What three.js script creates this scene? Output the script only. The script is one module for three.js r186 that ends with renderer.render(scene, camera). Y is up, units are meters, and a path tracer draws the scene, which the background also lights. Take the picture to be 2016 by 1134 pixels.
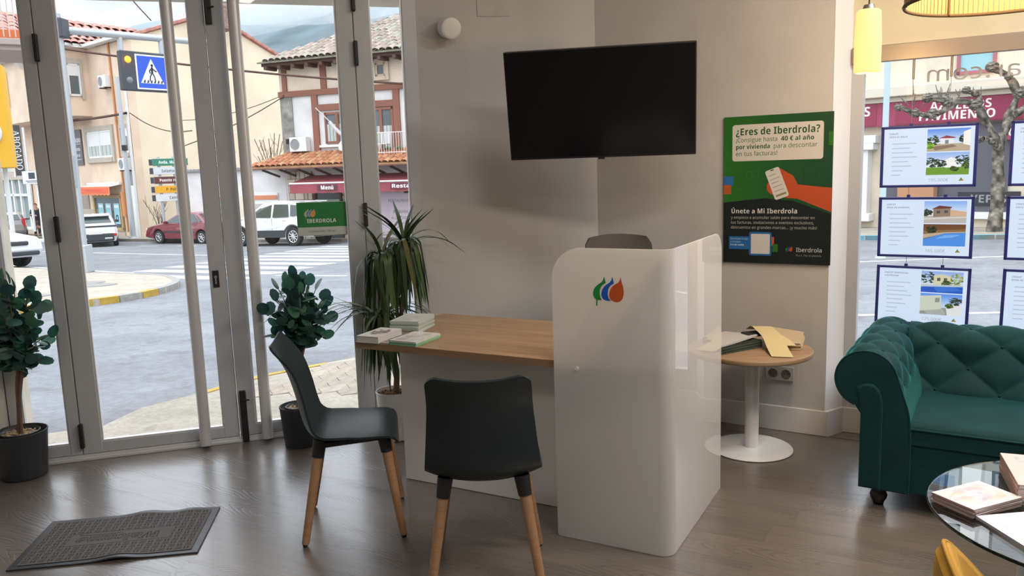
import * as THREE from 'three';
import { RoundedBoxGeometry } from 'three/addons/geometries/RoundedBoxGeometry.js';
import { mergeGeometries, mergeVertices } from 'three/addons/utils/BufferGeometryUtils.js';
import { MarchingCubes } from 'three/addons/objects/MarchingCubes.js';
import { RectAreaLightUniformsLib } from 'three/addons/lights/RectAreaLightUniformsLib.js';
import { FontLoader } from 'three/addons/loaders/FontLoader.js';
import { TextGeometry } from 'three/addons/geometries/TextGeometry.js';

// ---------- camera, exposure, sky ----------
const scene = new THREE.Scene();
const camera = new THREE.PerspectiveCamera(39.46, 2016 / 1134, 0.05, 3000);
camera.position.set(0, 1.52, 0);
camera.rotation.set(-0.150538, 0, -0.0328583, 'XYZ');
const renderer = new THREE.WebGLRenderer();
renderer.toneMapping = THREE.LinearToneMapping;
renderer.toneMappingExposure = 1.65;
renderer.shadowMap.enabled = true;
RectAreaLightUniformsLib.init();
const SKY_ZENITH = 2.85;               // overcast sky, three times as bright overhead as at the horizon
const CEILING_FILL = 15, PENDANT_LAMP = 0.8, SHADE_LAMP = 0.9;

// ---------- seeded random and noise ----------
function rng(seed) { let a = seed >>> 0; return () => { a = (a + 0x6D2B79F5) | 0; let t = Math.imul(a ^ (a >>> 15), 1 | a); t = (t + Math.imul(t ^ (t >>> 7), 61 | t)) ^ t; return ((t ^ (t >>> 14)) >>> 0) / 4294967296; }; }
const hash = (x, y, s) => { let h = Math.imul(x, 374761393) + Math.imul(y, 668265263) + Math.imul(s, 982451653); h = Math.imul(h ^ (h >>> 13), 1274126177); return ((h ^ (h >>> 16)) >>> 0) / 4294967296; };
function vnoise(x, y, px, py, s) {     // value noise that repeats every px, py cells
  const xi = Math.floor(x), yi = Math.floor(y), fx = x - xi, fy = y - yi, m = (a, n) => ((a % n) + n) % n;
  const sx = fx * fx * (3 - 2 * fx), sy = fy * fy * (3 - 2 * fy), g = (i, j) => hash(m(xi + i, px), m(yi + j, py), s);
  return (g(0, 0) * (1 - sx) + g(1, 0) * sx) * (1 - sy) + (g(0, 1) * (1 - sx) + g(1, 1) * sx) * sy;
}
function fbm(u, v, px, py, oct, s) { let a = 0, w = 0.5, t = 0; for (let i = 0; i < oct; i++) { a += w * vnoise(u * px, v * py, px, py, s + i * 17); t += w; w *= 0.5; px *= 2; py *= 2; } return a / t; }
const clamp = (x, a = 0, b = 1) => Math.min(b, Math.max(a, x)), lerp = (a, b, t) => a + (b - a) * t, sstep = (a, b, x) => { const t = clamp((x - a) / (b - a)); return t * t * (3 - 2 * t); };

{ // the sky: CIE overcast with soft cloud structure
  const w = 512, h = 256, d = new Float32Array(w * h * 4);
  for (let j = 0; j < h; j++) for (let i = 0; i < w; i++) {
    const el = ((j + 0.5) / h - 0.5) * Math.PI, o = (j * w + i) * 4, s = Math.sin(el);
    const u = i / w, c = fbm(u, j / h, 12, 10, 5, 3);
    const L = s > 0 ? SKY_ZENITH / 3 * (1 + 2 * s) * (0.80 + 0.34 * c) : 0.32;
    const b = sstep(0.35, 0.75, c);
    d[o] = L * lerp(0.88, 0.96, b); d[o + 1] = L * lerp(0.97, 0.995, b); d[o + 2] = L * lerp(1.08, 1.05, b); d[o + 3] = 1;
  }
  const t = new THREE.DataTexture(d, w, h, THREE.RGBAFormat, THREE.FloatType);
  t.mapping = THREE.EquirectangularReflectionMapping; t.magFilter = THREE.LinearFilter; t.colorSpace = THREE.LinearSRGBColorSpace; t.needsUpdate = true;
  scene.background = t;
}

// ---------- builders ----------
const names = {};
const numbered = (n) => { const k = names[n] = (names[n] || 0) + 1; return k === 1 ? n : n + '_' + String(k - 1).padStart(3, '0'); };
function thing(name, label, category, p = [0, 0, 0], yaw = 0, group) {
  const o = new THREE.Group(); o.name = numbered(name); o.position.set(...p); o.rotation.y = yaw; o.userData = { label, category };
  if (group) o.userData.group = group;
  scene.add(o); return o;
}
function copyOf(o, label, p, yaw) { const c = o.clone(); c.name = numbered(o.name.replace(/_\d{3}$/, '')); c.userData = { ...o.userData, label }; c.position.set(...p); c.rotation.y = yaw; scene.add(c); return c; }
function part(parent, name, geo, m, p, r) {
  const o = new THREE.Mesh(geo, m); o.name = name; if (p) o.position.set(...p); if (r) o.rotation.set(...r);
  parent.add(o); return o;
}
function struct(name, geo, m, p, yaw = 0, label) {
  const o = geo ? new THREE.Mesh(geo, m) : new THREE.Group(); o.name = numbered(name); o.userData.kind = 'structure'; if (label) o.userData.label = label;
  if (p) o.position.set(...p); o.rotation.y = yaw; scene.add(o); return o;
}
const V = (x, y, z) => new THREE.Vector3(x, y, z), V2 = (x, y) => new THREE.Vector2(x, y);
function B(w, h, d, x = 0, y = 0, z = 0, r = 0, seg = 2) { const g = r > 0 ? new RoundedBoxGeometry(w, h, d, seg, Math.min(r, w / 2.01, h / 2.01, d / 2.01)) : new THREE.BoxGeometry(w, h, d); return g.translate(x, y, z); }
const BB = (x0, x1, y0, y1, z0, z1, r, seg) => B(Math.abs(x1 - x0), Math.abs(y1 - y0), Math.abs(z1 - z0), (x0 + x1) / 2, (y0 + y1) / 2, (z0 + z1) / 2, r, seg);
const Cy = (rt, rb, h, x = 0, y = 0, z = 0, seg = 24) => new THREE.CylinderGeometry(rt, rb, h, seg).translate(x, y, z);
function rod(a, b, r0, r1 = r0, seg = 10) {
  const A = V(...a), D = V(...b).sub(A), g = new THREE.CylinderGeometry(r1, r0, D.length(), seg);
  g.translate(0, D.length() / 2, 0); g.applyQuaternion(new THREE.Quaternion().setFromUnitVectors(V(0, 1, 0), D.clone().normalize())); return g.translate(...a);
}
const tube = (pts, r, seg = 24, rs = 8) => new THREE.TubeGeometry(new THREE.CatmullRomCurve3(pts.map((p) => V(...p))), seg, r, rs, false);
const lathe = (pts, seg = 36) => new THREE.LatheGeometry(pts.map((p) => V2(...p)), seg);
function mg(list) { const l = list.map((g) => { const n = g.index ? g.toNonIndexed() : g.clone(); for (const k of Object.keys(n.attributes)) if (!['position', 'normal', 'uv'].includes(k)) n.deleteAttribute(k); return n; }); return mergeGeometries(l, false); }
const poly = (pts) => { const s = new THREE.Shape(); pts.forEach((p, i) => (i ? s.lineTo(p[0], p[1]) : s.moveTo(p[0], p[1]))); return s; };
const ext = (shape, depth, bevel = 0, curve = 8) => new THREE.ExtrudeGeometry(shape, { depth: depth - 2 * bevel, bevelEnabled: bevel > 0, bevelThickness: bevel, bevelSize: bevel, bevelOffset: -bevel, bevelSegments: 2, curveSegments: curve }).translate(0, 0, bevel);
function uvMetres(g, k = 1) { // box projection in metres
  const n = g.index ? g.toNonIndexed() : g, p = n.attributes.position, q = n.attributes.normal, uv = new Float32Array(p.count * 2);
  for (let i = 0; i < p.count; i++) {
    const x = p.getX(i), y = p.getY(i), z = p.getZ(i), ax = Math.abs(q.getX(i)), ay = Math.abs(q.getY(i)), az = Math.abs(q.getZ(i));
    const [a, b] = ay >= ax && ay >= az ? [x, z] : ax >= az ? [z, y] : [x, y]; uv[2 * i] = a * k; uv[2 * i + 1] = b * k;
  }
  n.setAttribute('uv', new THREE.BufferAttribute(uv, 2)); return n;
}
function grid(nu, nv, f, closeU = false) { // surface from f(u, v) -> [x, y, z]
  const pos = [], uv = [], idx = [];
  for (let j = 0; j <= nv; j++) for (let i = 0; i <= nu; i++) { pos.push(...f(i / nu, j / nv)); uv.push(i / nu, j / nv); }
  for (let j = 0; j < nv; j++) for (let i = 0; i < nu; i++) { const a = j * (nu + 1) + i, b = a + 1, c = a + nu + 1, d = c + 1; idx.push(a, b, d, a, d, c); }
  const g = new THREE.BufferGeometry(); g.setAttribute('position', new THREE.Float32BufferAttribute(pos, 3)); g.setAttribute('uv', new THREE.Float32BufferAttribute(uv, 2)); g.setIndex(idx); g.computeVertexNormals(); return g;
}
function flat(poly2, y) { // horizontal polygon, pts [x, z]
  const s = poly(poly2.map(([x, z]) => [x, -z])); const g = new THREE.ShapeGeometry(s); g.rotateX(-Math.PI / 2); return g.translate(0, y, 0);
}
const prism = (poly2, y0, y1) => { const g = new THREE.ExtrudeGeometry(poly(poly2.map(([x, z]) => [x, -z])), { depth: y1 - y0, bevelEnabled: false }); g.rotateX(-Math.PI / 2); return g.translate(0, y0, 0); };

// ---------- textures ----------
function dataTex(w, h, f, srgb = true, rep) {
  const d = new Uint8Array(w * h * 4);
  for (let j = 0; j < h; j++) for (let i = 0; i < w; i++) { const c = f(i / w, j / h, i, j), o = (j * w + i) * 4; for (let k = 0; k < 3; k++) d[o + k] = clamp(typeof c === 'number' ? c : c[k]) * 255; d[o + 3] = 255; }
  const t = new THREE.DataTexture(d, w, h); t.wrapS = t.wrapT = THREE.RepeatWrapping; t.magFilter = THREE.LinearFilter; t.colorSpace = srgb ? THREE.SRGBColorSpace : THREE.NoColorSpace; if (rep) t.repeat.set(...rep); t.needsUpdate = true; return t;
}
function canvasTex(w, h, draw) { const c = document.createElement('canvas'); c.width = w; c.height = h; draw(c.getContext('2d'), w, h); const t = new THREE.CanvasTexture(c); t.colorSpace = THREE.SRGBColorSpace; return t; }
const M = (color, roughness = 0.6, o = {}) => new THREE.MeshPhysicalMaterial({ color, roughness, ...o });
const grainTex = (s, n = 256, oct = 5, lo = 0.86, px = 8) => dataTex(n, n, (u, v) => lo + (1 - lo) * fbm(u, v, px, px, oct, s));

const plasterBump = dataTex(256, 256, (u, v) => fbm(u, v, 24, 24, 4, 11), false);
const plasterTone = grainTex(21, 256, 4, 0.93, 5);
const mWall = M(new THREE.Color(0.55, 0.537, 0.52), 0.85, { map: plasterTone, bumpMap: plasterBump, bumpScale: 0.0012 });
const mWallPale = M(new THREE.Color(0.62, 0.60, 0.57), 0.8, { map: plasterTone, bumpMap: plasterBump, bumpScale: 0.0012 });
const mCeil = M(new THREE.Color(0.72, 0.70, 0.66), 0.9);
const mTrim = M(new THREE.Color(0.68, 0.67, 0.64), 0.45);
const brushed = dataTex(256, 256, (u, v) => 0.965 + 0.035 * fbm(u, v, 40, 2, 3, 31));
const mAlu = M(new THREE.Color(0.50, 0.51, 0.53), 0.42, { metalness: 0.1, map: brushed });
const mAluPale = M(new THREE.Color(0.68, 0.68, 0.69), 0.34, { metalness: 0.3 });
const mBlack = M(new THREE.Color(0.012, 0.012, 0.014), 0.45);
const mGlass = M('#ffffff', 0, { transmission: 1, thickness: 0, ior: 1.5 });
const mWhite = M(new THREE.Color(0.74, 0.73, 0.71), 0.4);
const mGloss = M(new THREE.Color(0.78, 0.78, 0.77), 0.15);
const mRubber = M(new THREE.Color(0.03, 0.031, 0.034), 0.6);
const mChrome = M(new THREE.Color(0.6, 0.6, 0.6), 0.2, { metalness: 1 });
// logo of three drops, drawn alike as geometry and as print
const DROPS = [
  { c: '#0d8a3c', p: [[615, 556], [630, 600, 633, 626], [560, 660, 566, 745], [570, 790, 590, 806], [560, 811, 540, 806], [536, 840, 538, 868], [531, 874, 524, 868], [526, 830, 526, 803], [488, 785, 492, 728], [500, 670, 572, 630], [612, 606, 615, 556]] },
  { c: '#1c57b8', p: [[705, 556], [720, 600, 724, 628], [650, 660, 655, 745], [660, 790, 686, 810], [583, 825, 583, 740], [590, 670, 662, 630], [702, 606, 705, 556]] },
  { c: '#c5531d', p: [[798, 554], [805, 610, 822, 650], [834, 690, 828, 740], [815, 822, 748, 822], [668, 815, 669, 742], [678, 665, 752, 628], [794, 606, 798, 554]] },
];
function traceDrop(t, d, k, ox, oy, flip) { const X = (x) => ox + (x - 660) * k, Y = (y) => oy + (flip ? -1 : 1) * (y - 690) * k; d.p.forEach((q, i) => (i ? t.quadraticCurveTo(X(q[0]), Y(q[1]), X(q[2]), Y(q[3])) : t.moveTo(X(q[0]), Y(q[1])))); return t; }
const drawDrops = (c, x, y, h, colors) => DROPS.forEach((d, i) => { c.beginPath(); traceDrop(c, d, h / 318, x, y, false); c.closePath(); c.fillStyle = colors?.[i] ?? d.c; c.fill(); });
// ---------- the room ----------
const D = Math.PI / 180;
const GL = { p: [-2.378, 0, -4.224], yaw: 16.3 * D };                 // glass door wall, x to the right along it, z into the room
const TW = { p: [-0.496, 0, -4.774], yaw: 8.7 * D };                  // wall with the television
const PW = { p: [0.54, 0, -4.933], yaw: -31.4 * D, len: 1.372, end: 1.345 };      // wall with the poster
const WW = { p: [1.769, 0, -4.331], yaw: -32 * D };                   // shop window wall
const at = (f, x, y, z) => { const c = Math.cos(f.yaw), s = Math.sin(f.yaw); return [f.p[0] + x * c + z * s, f.p[1] + y, f.p[2] - x * s + z * c]; };
const ROOM_H = 3.45;

struct('wall_television', BB(-0.02, 1.12, 0, ROOM_H, -0.2, 0), mWall, TW.p, TW.yaw);
{ const g = uvMetres(BB(-0.1, PW.end, 0, ROOM_H, -0.136, 0)); struct('wall_poster', g, mWall, PW.p, PW.yaw); }
const mReveal = M(new THREE.Color(0.76, 0.77, 0.79), 0.6);
{ const q = (f, x, z) => { const p = at(f, x, 0, z); return [p[0], p[2]]; }, ring = [q(PW, PW.end, 0.002), q(WW, 0.049, 0.002), q(WW, 0.049, -0.02), q(PW, PW.end - 0.03, -0.02)]; struct('trim_1', prism(ring, 0.0, ROOM_H), mReveal, null, 0, 'white splayed window reveal'); }
{ const bb = struct('baseboard_poster', uvMetres(mg([BB(-0.02, PW.end + 0.018, 0, 0.142, 0, 0.015, 0.004), BB(PW.end + 0.004, PW.end + 0.012, 0, 0.142, -0.02, 0.012, 0.003)])), mTrim, PW.p, PW.yaw);
  const q = (f, x, z) => { const p = at(f, x, 0, z); return [p[0], p[2]]; }; struct('baseboard_reveal', prism([q(PW, PW.end + 0.016, 0.014), q(WW, 0.06, 0.014), q(WW, 0.05, 0.003), q(PW, PW.end + 0.001, 0.003)], 0, 0.142), mTrim); }
struct('baseboard_television', BB(0, 1.06, 0, 0.142, 0, 0.015, 0.004), mTrim, TW.p, TW.yaw);
// side walls, back wall and ceiling close the room behind the camera
function wallSeg(name, a, b, y0, y1, th, m) { const dx = b[0] - a[0], dz = b[1] - a[1], len = Math.hypot(dx, dz); return struct(name, uvMetres(BB(0, len, y0, y1, -th, 0)), m, [a[0], 0, a[1]], -Math.atan2(dz, dx)); }
const GL0 = at(GL, -0.337, 0, 0), WEnd = at(WW, 4.0, 0, 0);
wallSeg('wall_left', [-3.1, 3.2], [GL0[0], GL0[2]], 0, ROOM_H, 0.2, mWallPale);
{ const dx = GL0[0] + 3.1, dz = GL0[2] - 3.2, len = Math.hypot(dx, dz); struct('baseboard_left', BB(0, len - 0.01, 0, 0.1, 0, 0.014, 0.004), mTrim, [-3.1, 0, 3.2], -Math.atan2(dz, dx)); }
wallSeg('wall_back', [5.6, 3.2], [-3.1, 3.2], 0, ROOM_H, 0.2, mWall);
wallSeg('wall_right', [WEnd[0], WEnd[2]], [5.6, 3.2], 0, ROOM_H, 0.2, mWall);
struct('ceiling', prism([[-3.4, -4.0], [GL0[0] - 0.1, GL0[2] - 0.05], [-0.5, -4.85], [0.6, -5.05], [1.85, -4.4], [WEnd[0] + 0.1, WEnd[2] - 0.15], [5.9, 3.4], [-3.4, 3.4]], ROOM_H, ROOM_H + 0.2), mCeil);

// wooden floor: planks one by one
const PLANK = 0.183, ROWS = 7;
const woodF = (u, v) => {
  const row = Math.floor(v * ROWS), y = (v * ROWS - row - 0.5) * PLANK, x = u * 2.56, s = 100 + row * 31;
  const cy = 0.05 * (fbm(u, 0.5, 3, 1, 2, s) - 0.5), yy = (y - cy) / 0.05;
  const ph = 3.0 * Math.sqrt(yy * yy + 0.25) + 34 * fbm(u, 0.3, 3, 1, 3, s + 5) + 0.5 * fbm(u, v, 60, 90, 2, s + 9);
  const patch = sstep(0.42, 0.66, fbm(u, v, 7, ROWS * 2, 3, s + 14));
  return { ring: ph - Math.floor(ph), patch, streak: fbm(u, v, 12, 280, 3, 77), mottle: fbm(u, v, 10, 14, 3, 79), x };
};
const floorMap = dataTex(2048, 1024, (u, v) => { const f = woodF(u, v), g = 0.80 + 0.20 * f.streak + 0.10 * (f.mottle - 0.5) - 0.15 * f.patch * sstep(0.55, 0.95, f.ring) + 0.03 * f.ring; return [g, g * 0.985, g * 0.965]; });
const floorBump = dataTex(2048, 1024, (u, v) => { const f = woodF(u, v); return 0.68 + 0.12 * f.streak - 0.46 * f.patch * sstep(0.45, 0.85, f.ring) * (1 - sstep(0.9, 1, f.ring)); }, false);
const floorRough = dataTex(512, 256, (u, v) => 0.80 + 0.2 * fbm(u, v, 9, 60, 4, 88), false);
const floorMats = [[0.182, 0.156, 0.138], [0.170, 0.146, 0.129], [0.192, 0.164, 0.144], [0.176, 0.150, 0.132]].map((c) => M(new THREE.Color(...c), 0.40, { map: floorMap, bumpMap: floorBump, bumpScale: 0.0022, roughnessMap: floorRough, specularIntensity: 1, ior: 1.62, clearcoat: 1, clearcoatRoughness: 0.25 }));
const floor = struct('floor', null, null, [0, 0, 0], 0);
{
  const F = { p: [0, 0, 0], yaw: -28.6 * D }, r = rng(5);
  const P1 = at(PW, PW.len, 0, 0), mainPoly = [[GL0[0] + 0.0, GL0[2]], [TW.p[0], TW.p[2]], [PW.p[0], PW.p[2]], [P1[0], P1[2]], [P1[0] + 3.9 * Math.cos(32 * D), P1[2] + 3.9 * Math.sin(32 * D)], [5.6, 3.2], [-3.1, 3.2]];
  const W0 = at(WW, -0.02, 0, 0.14), W1 = at(WW, 3.9, 0, 0.14), W2 = at(WW, 3.9, 0, -0.0), W3 = at(WW, 0.0, 0, -0.0);
  const recess = [[W0[0], W0[2]], [W3[0], W3[2]], [W2[0], W2[2]], [W1[0], W1[2]]];
  const clip = (sub, cl) => { // Sutherland-Hodgman against a convex polygon
    const area = cl.reduce((a, p, i) => { const q = cl[(i + 1) % cl.length]; return a + p[0] * q[1] - q[0] * p[1]; }, 0), sg = Math.sign(area);
    let out = sub;
    cl.forEach((a, i) => {
      const b = cl[(i + 1) % cl.length], inside = (p) => sg * ((b[0] - a[0]) * (p[1] - a[1]) - (b[1] - a[1]) * (p[0] - a[0])) >= -1e-9, src = out; out = [];
      src.forEach((p, k) => {
        const q = src[(k + 1) % src.length], ip = inside(p), iq = inside(q);
        if (ip) out.push(p);
        if (ip !== iq) { const d1 = (b[0] - a[0]) * (p[1] - a[1]) - (b[1] - a[1]) * (p[0] - a[0]), d2 = (b[0] - a[0]) * (q[1] - a[1]) - (b[1] - a[1]) * (q[0] - a[0]), t = d1 / (d1 - d2); out.push([p[0] + t * (q[0] - p[0]), p[1] + t * (q[1] - p[1])]); }
      });
    });
    return out;
  };
  const c = Math.cos(F.yaw), s = Math.sin(F.yaw), toW = ([x, z]) => [x * c + z * s, -x * s + z * c], g0 = 0.0002;
  for (let row = -30; row <= 3; row++) {
    const off = -6 + r() * 1.2;
    for (let k = 0; k < 9; k++) {
      const x0 = off + k * 1.22, z0 = row * PLANK, rowTex = Math.floor(r() * ROWS), uo = r(), mat = floorMats[Math.floor(r() * 4)];
      const rect = [[x0 + g0, z0 + g0], [x0 + 1.22 - g0, z0 + g0], [x0 + 1.22 - g0, z0 + PLANK - g0], [x0 + g0, z0 + PLANK - g0]].map(toW);
      if (Math.min(...rect.map((p) => p[1])) > -0.9 || Math.max(...rect.map((p) => p[0])) < -3.4) continue;
      for (const region of [mainPoly, recess]) {
        const pl = clip(rect, region);
        if (pl.length < 3) continue;
        const ar = Math.abs(pl.reduce((a, p, i) => { const q = pl[(i + 1) % pl.length]; return a + p[0] * q[1] - q[0] * p[1]; }, 0)) / 2;
        if (ar < 1e-4) continue;
        const g = prism(pl, -0.012, 0), P = g.attributes.position, uv = g.attributes.uv;
        for (let i = 0; i < P.count; i++) { const X = P.getX(i), Z = P.getZ(i), lx = X * c - Z * s, lz = X * s + Z * c; uv.setXY(i, lx / 2.56 + uo, (rowTex + clamp((lz - z0) / PLANK, 0.01, 0.99)) / ROWS); }
        part(floor, 'plank', g, mat);
      }
    }
  }
  const under = prism([[-3.3, -3.9], [GL0[0] - 0.06, GL0[2] - 0.12], [-0.5, -4.9], [0.6, -5.05], [1.8, -4.45], [WEnd[0] + 0.1, WEnd[2] - 0.2], [5.8, 3.4], [-3.3, 3.4]], -0.16, -0.0125);
  part(floor, 'subfloor', uvMetres(under, 0.4), floorMats[1]);
}

// folding glass doors
const hingeG = B(0.022, 0.137, 0.03, 0, 0, 0, 0.006);
function glassDoor(x0, x1, st0, st1, tube0, keyhole) {
  const d = struct('door_' + (glassDoor.n = (glassDoor.n || 0) + 1), null, null, GL.p, GL.yaw), y0 = 0.034, y1 = 2.62, b = 0.062, e = 0.0025;
  part(d, 'stile', BB(x0 + e, x0 + st0, y0, y1, -0.07, 0, 0.004), mAlu);
  part(d, 'stile', BB(x1 - st1, x1 - e, y0, y1, -0.07, 0, 0.004), mAlu);
  part(d, 'bottom_rail', BB(x0 + st0 - 0.003, x1 - st1 + 0.003, y0, y0 + b, -0.068, -0.002, 0.004), mAlu);
  part(d, 'top_rail', BB(x0 + st0 - 0.003, x1 - st1 + 0.003, 2.52, y1, -0.068, -0.002, 0.004), mAlu);
  const gx0 = x0 + st0, gx1 = x1 - st1, gy0 = y0 + b, gy1 = 2.52, w = 0.008;
  part(d, 'glazing_bead', mg([BB(gx0, gx0 + w, gy0, gy1, -0.03, -0.008), BB(gx1 - w, gx1, gy0, gy1, -0.03, -0.008), BB(gx0, gx1, gy0, gy0 + w, -0.03, -0.006), BB(gx0, gx1, gy1 - w, gy1, -0.03, -0.008)]), mAluPale);
  part(d, 'pane', BB(gx0, gx1, gy0, gy1, -0.038, -0.034), mGlass);
  if (tube0 !== undefined) { part(d, 'round_tube', mg([Cy(0.031, 0.031, 2.56, tube0, 1.3, 0.042, 28), BB(tube0 - 0.012, tube0 + 0.012, 0.03, 2.56, -0.002, 0.02)]), mAluPale); }
  if (keyhole) { const k = part(d, 'lock_plate', BB(keyhole - 0.017, keyhole + 0.017, 0.905, 1.0, 0, 0.006, 0.003), mBlack); part(k, 'lock_cylinder', mg([new THREE.CylinderGeometry(0.008, 0.008, 0.012, 14).rotateX(Math.PI / 2).translate(keyhole, 0.965, 0.008), BB(keyhole - 0.0045, keyhole + 0.0045, 0.925, 0.965, 0.004, 0.012)]), mChrome); }
  return d;
}
{
  const d1 = glassDoor(-0.335, 0, 0.066, 0.058), d2 = glassDoor(0, 0.818, 0.1, 0.082, 0.637, 0.762), d3 = glassDoor(0.818, 1.6, 0.092, 0.093, 0.971), d4 = glassDoor(1.6, 1.962, 0.092, 0.085);
  for (const y of [0.143, 1.27, 2.19]) part(d1, 'hinge', hingeG.clone().translate(0.006, y, 0.016), mBlack);
  for (const y of [1.27, 2.175, 2.47]) part(d3, 'hinge', hingeG.clone().translate(1.606, y, 0.016), mBlack);
  const bolt = part(d3, 'bolt', mg([BB(0.832, 0.868, 0.004, 0.3, 0.001, 0.022, 0.004), BB(0.834, 0.866, 0.292, 0.302, 0.0, 0.024)]), mBlack);
  part(bolt, 'bolt_knob', rod([0.85, 0.25, 0.02], [0.885, 0.255, 0.05], 0.005), mBlack);
  const b2 = part(d3, 'bolt', BB(0.824, 0.858, 2.32, 2.6, 0.001, 0.022, 0.004), mBlack);
  part(b2, 'bolt_knob', rod([0.84, 2.40, 0.02], [0.872, 2.405, 0.045], 0.005), mBlack);
  { // company sign on the pane of the third door
    const sg = thing('glass_sign', 'green and grey company sign fixed on the door glass beside the dracaena', 'sign', at(GL, 1.364, 1.257, -0.028), GL.yaw); sg.rotation.z = -0.012;
    part(sg, 'plate', B(0.284, 0.192, 0.005, 0, 0, 0, 0.002), M(new THREE.Color(0.2, 0.22, 0.2), 0.5));
    part(sg, 'print', new THREE.PlaneGeometry(0.280, 0.188).translate(0, 0, 0.0028), M('#ffffff', 0.45, { transmission: 0.25, thickness: 0, map: canvasTex(560, 376, (c, w, h) => { c.fillStyle = '#2b8a44'; c.fillRect(0, 0, w, h); c.fillStyle = '#d3dad4'; c.fillRect(0, 282, w, 94); drawDrops(c, 140, 116, 118, ['#d8cbb2', '#8fb0e8', '#f0ab62']); c.font = 'bold 60px sans-serif'; c.fillStyle = '#f2f6f2'; c.fillText('IBERDROLA', 104, 232, 380); c.font = '34px sans-serif'; c.fillStyle = '#5d6b60'; c.fillText('Colaborador Oficial', 118, 342, 330); }) }));
  }
  struct('trim_2', mg([BB(-0.36, 1.962, 0.0, 0.032, -0.085, -0.002, 0.004), BB(-0.36, 1.962, 0.0, 0.016, -0.005, 0.012, 0.003)]), mAluPale, GL.p, GL.yaw, 'aluminium threshold under the folding doors');
  struct('wall_above_doors', BB(-0.4, 1.97, 2.625, ROOM_H, -0.2, 0), mWallPale, GL.p, GL.yaw);
  struct('trim_3', BB(-0.4, -0.336, 0, 2.625, -0.075, -0.001), mAlu, GL.p, GL.yaw);
  const mRender = M(new THREE.Color(0.72, 0.66, 0.55), 0.9, { map: grainTex(41), bumpMap: plasterBump, bumpScale: 0.003 });
  struct('wall_outside_left', uvMetres(BB(-1.2, -0.312, -0.3, 2.9, -0.33, -0.08)), mRender, GL.p, GL.yaw);
  struct('wall_outside_canopy', uvMetres(BB(-1.2, 2.6, 2.5, 2.95, -0.36, -0.08)), mRender, GL.p, GL.yaw);
}
// shop window on the right
{
  const w = struct('window_1', null, null, WW.p, WW.yaw), b = 0.2;
  const st = (x0, x1) => part(w, 'window_frame', BB(x0, x1, b, 2.02, -0.07, 0, 0.004), mAlu);
  st(0.048, 0.108); st(1.93, 1.99); st(3.84, 3.9);
  part(w, 'window_frame', BB(0.108, 3.84, b, 0.27, -0.068, -0.002, 0.004), mAlu);
  part(w, 'window_frame', BB(0.108, 3.84, 1.99, 2.02, -0.068, -0.002), mAlu);
  part(w, 'pane', BB(0.108, 1.93, 0.27, 1.99, -0.04, -0.036), mGlass);
  part(w, 'pane', BB(1.99, 3.84, 0.27, 1.99, -0.04, -0.036), mGlass);
  struct('trim_4', BB(0.05, 3.95, 1.984, 2.067, 0.001, 0.024, 0.004), M(new THREE.Color(0.33, 0.28, 0.23), 0.35, { metalness: 0.3, map: brushed }), WW.p, WW.yaw, 'brown metal rail above the shop window');
  const cream = M(new THREE.Color(0.70, 0.64, 0.45), 0.8, { map: plasterTone, bumpMap: plasterBump, bumpScale: 0.0012 });
  struct('wall_above_window', uvMetres(BB(-0.1, 4.0, 2.02, ROOM_H, -0.2, 0)), cream, WW.p, WW.yaw);
  struct('wall_below_window', uvMetres(BB(-0.02, 4.0, -0.1, b, -0.2, 0)), mAlu, WW.p, WW.yaw);
  struct('wall_window_end', BB(3.9, 4.02, 0, ROOM_H, -0.2, 0), mWallPale, WW.p, WW.yaw);
  struct('wall_window_start', BB(-0.14, 0.047, 0, 2.02, -0.2, -0.004), mWallPale, WW.p, WW.yaw);
  struct('baseboard_window', BB(0.055, 3.9, 0, 0.142, 0, 0.015, 0.004), mTrim, WW.p, WW.yaw);
}
// ---------- reception desk ----------
const DK = { p: [-0.734, 0, -3.652], yaw: -28.62 * D };
const oakTone = (seed, lo) => dataTex(512, 256, (u, v) => { const g = fbm(u, v, 4, 60, 4, seed), q = fbm(u, v, 2, 9, 3, seed + 3), t = lo + (1 - lo) * (0.65 * g + 0.35 * q); return [t, t * (0.97 + 0.03 * g), t * (0.94 + 0.06 * g)]; });
const oakMap = oakTone(51, 0.74);
const mOak = M(new THREE.Color(0.50, 0.33, 0.195), 0.38, { map: oakMap });
const mOakEdge = M(new THREE.Color(0.42, 0.26, 0.15), 0.42, { map: oakMap });
{
  const d = thing('reception_desk', 'white reception desk with a light oak top carrying brochures', 'desk', DK.p, DK.yaw);
  part(d, 'tabletop', uvMetres(BB(0, 1.49, 0.708, 0.74, -0.742, 0, 0.003), 0.9), mOak);
  part(d, 'edge_band', uvMetres(mg([BB(-0.001, 1.49, 0.7085, 0.7385, -0.002, 0.0012), BB(-0.0012, 0.002, 0.7085, 0.7385, -0.74, 0)]), 0.9), mOakEdge);
  part(d, 'front_panel', BB(0.078, 1.46, 0.002, 0.708, -0.243, -0.225, 0.002), mWhite);
  part(d, 'side_panel', BB(0.078, 0.096, 0.002, 0.708, -0.70, -0.244, 0.002), mWhite);
  part(d, 'side_panel', BB(1.44, 1.458, 0.002, 0.708, -0.70, -0.244, 0.002), mWhite);
  part(d, 'screw', new THREE.CylinderGeometry(0.008, 0.008, 0.006, 18).rotateX(Math.PI / 2).translate(1.132, 0.722, 0.0295), mWhite);
}
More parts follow.
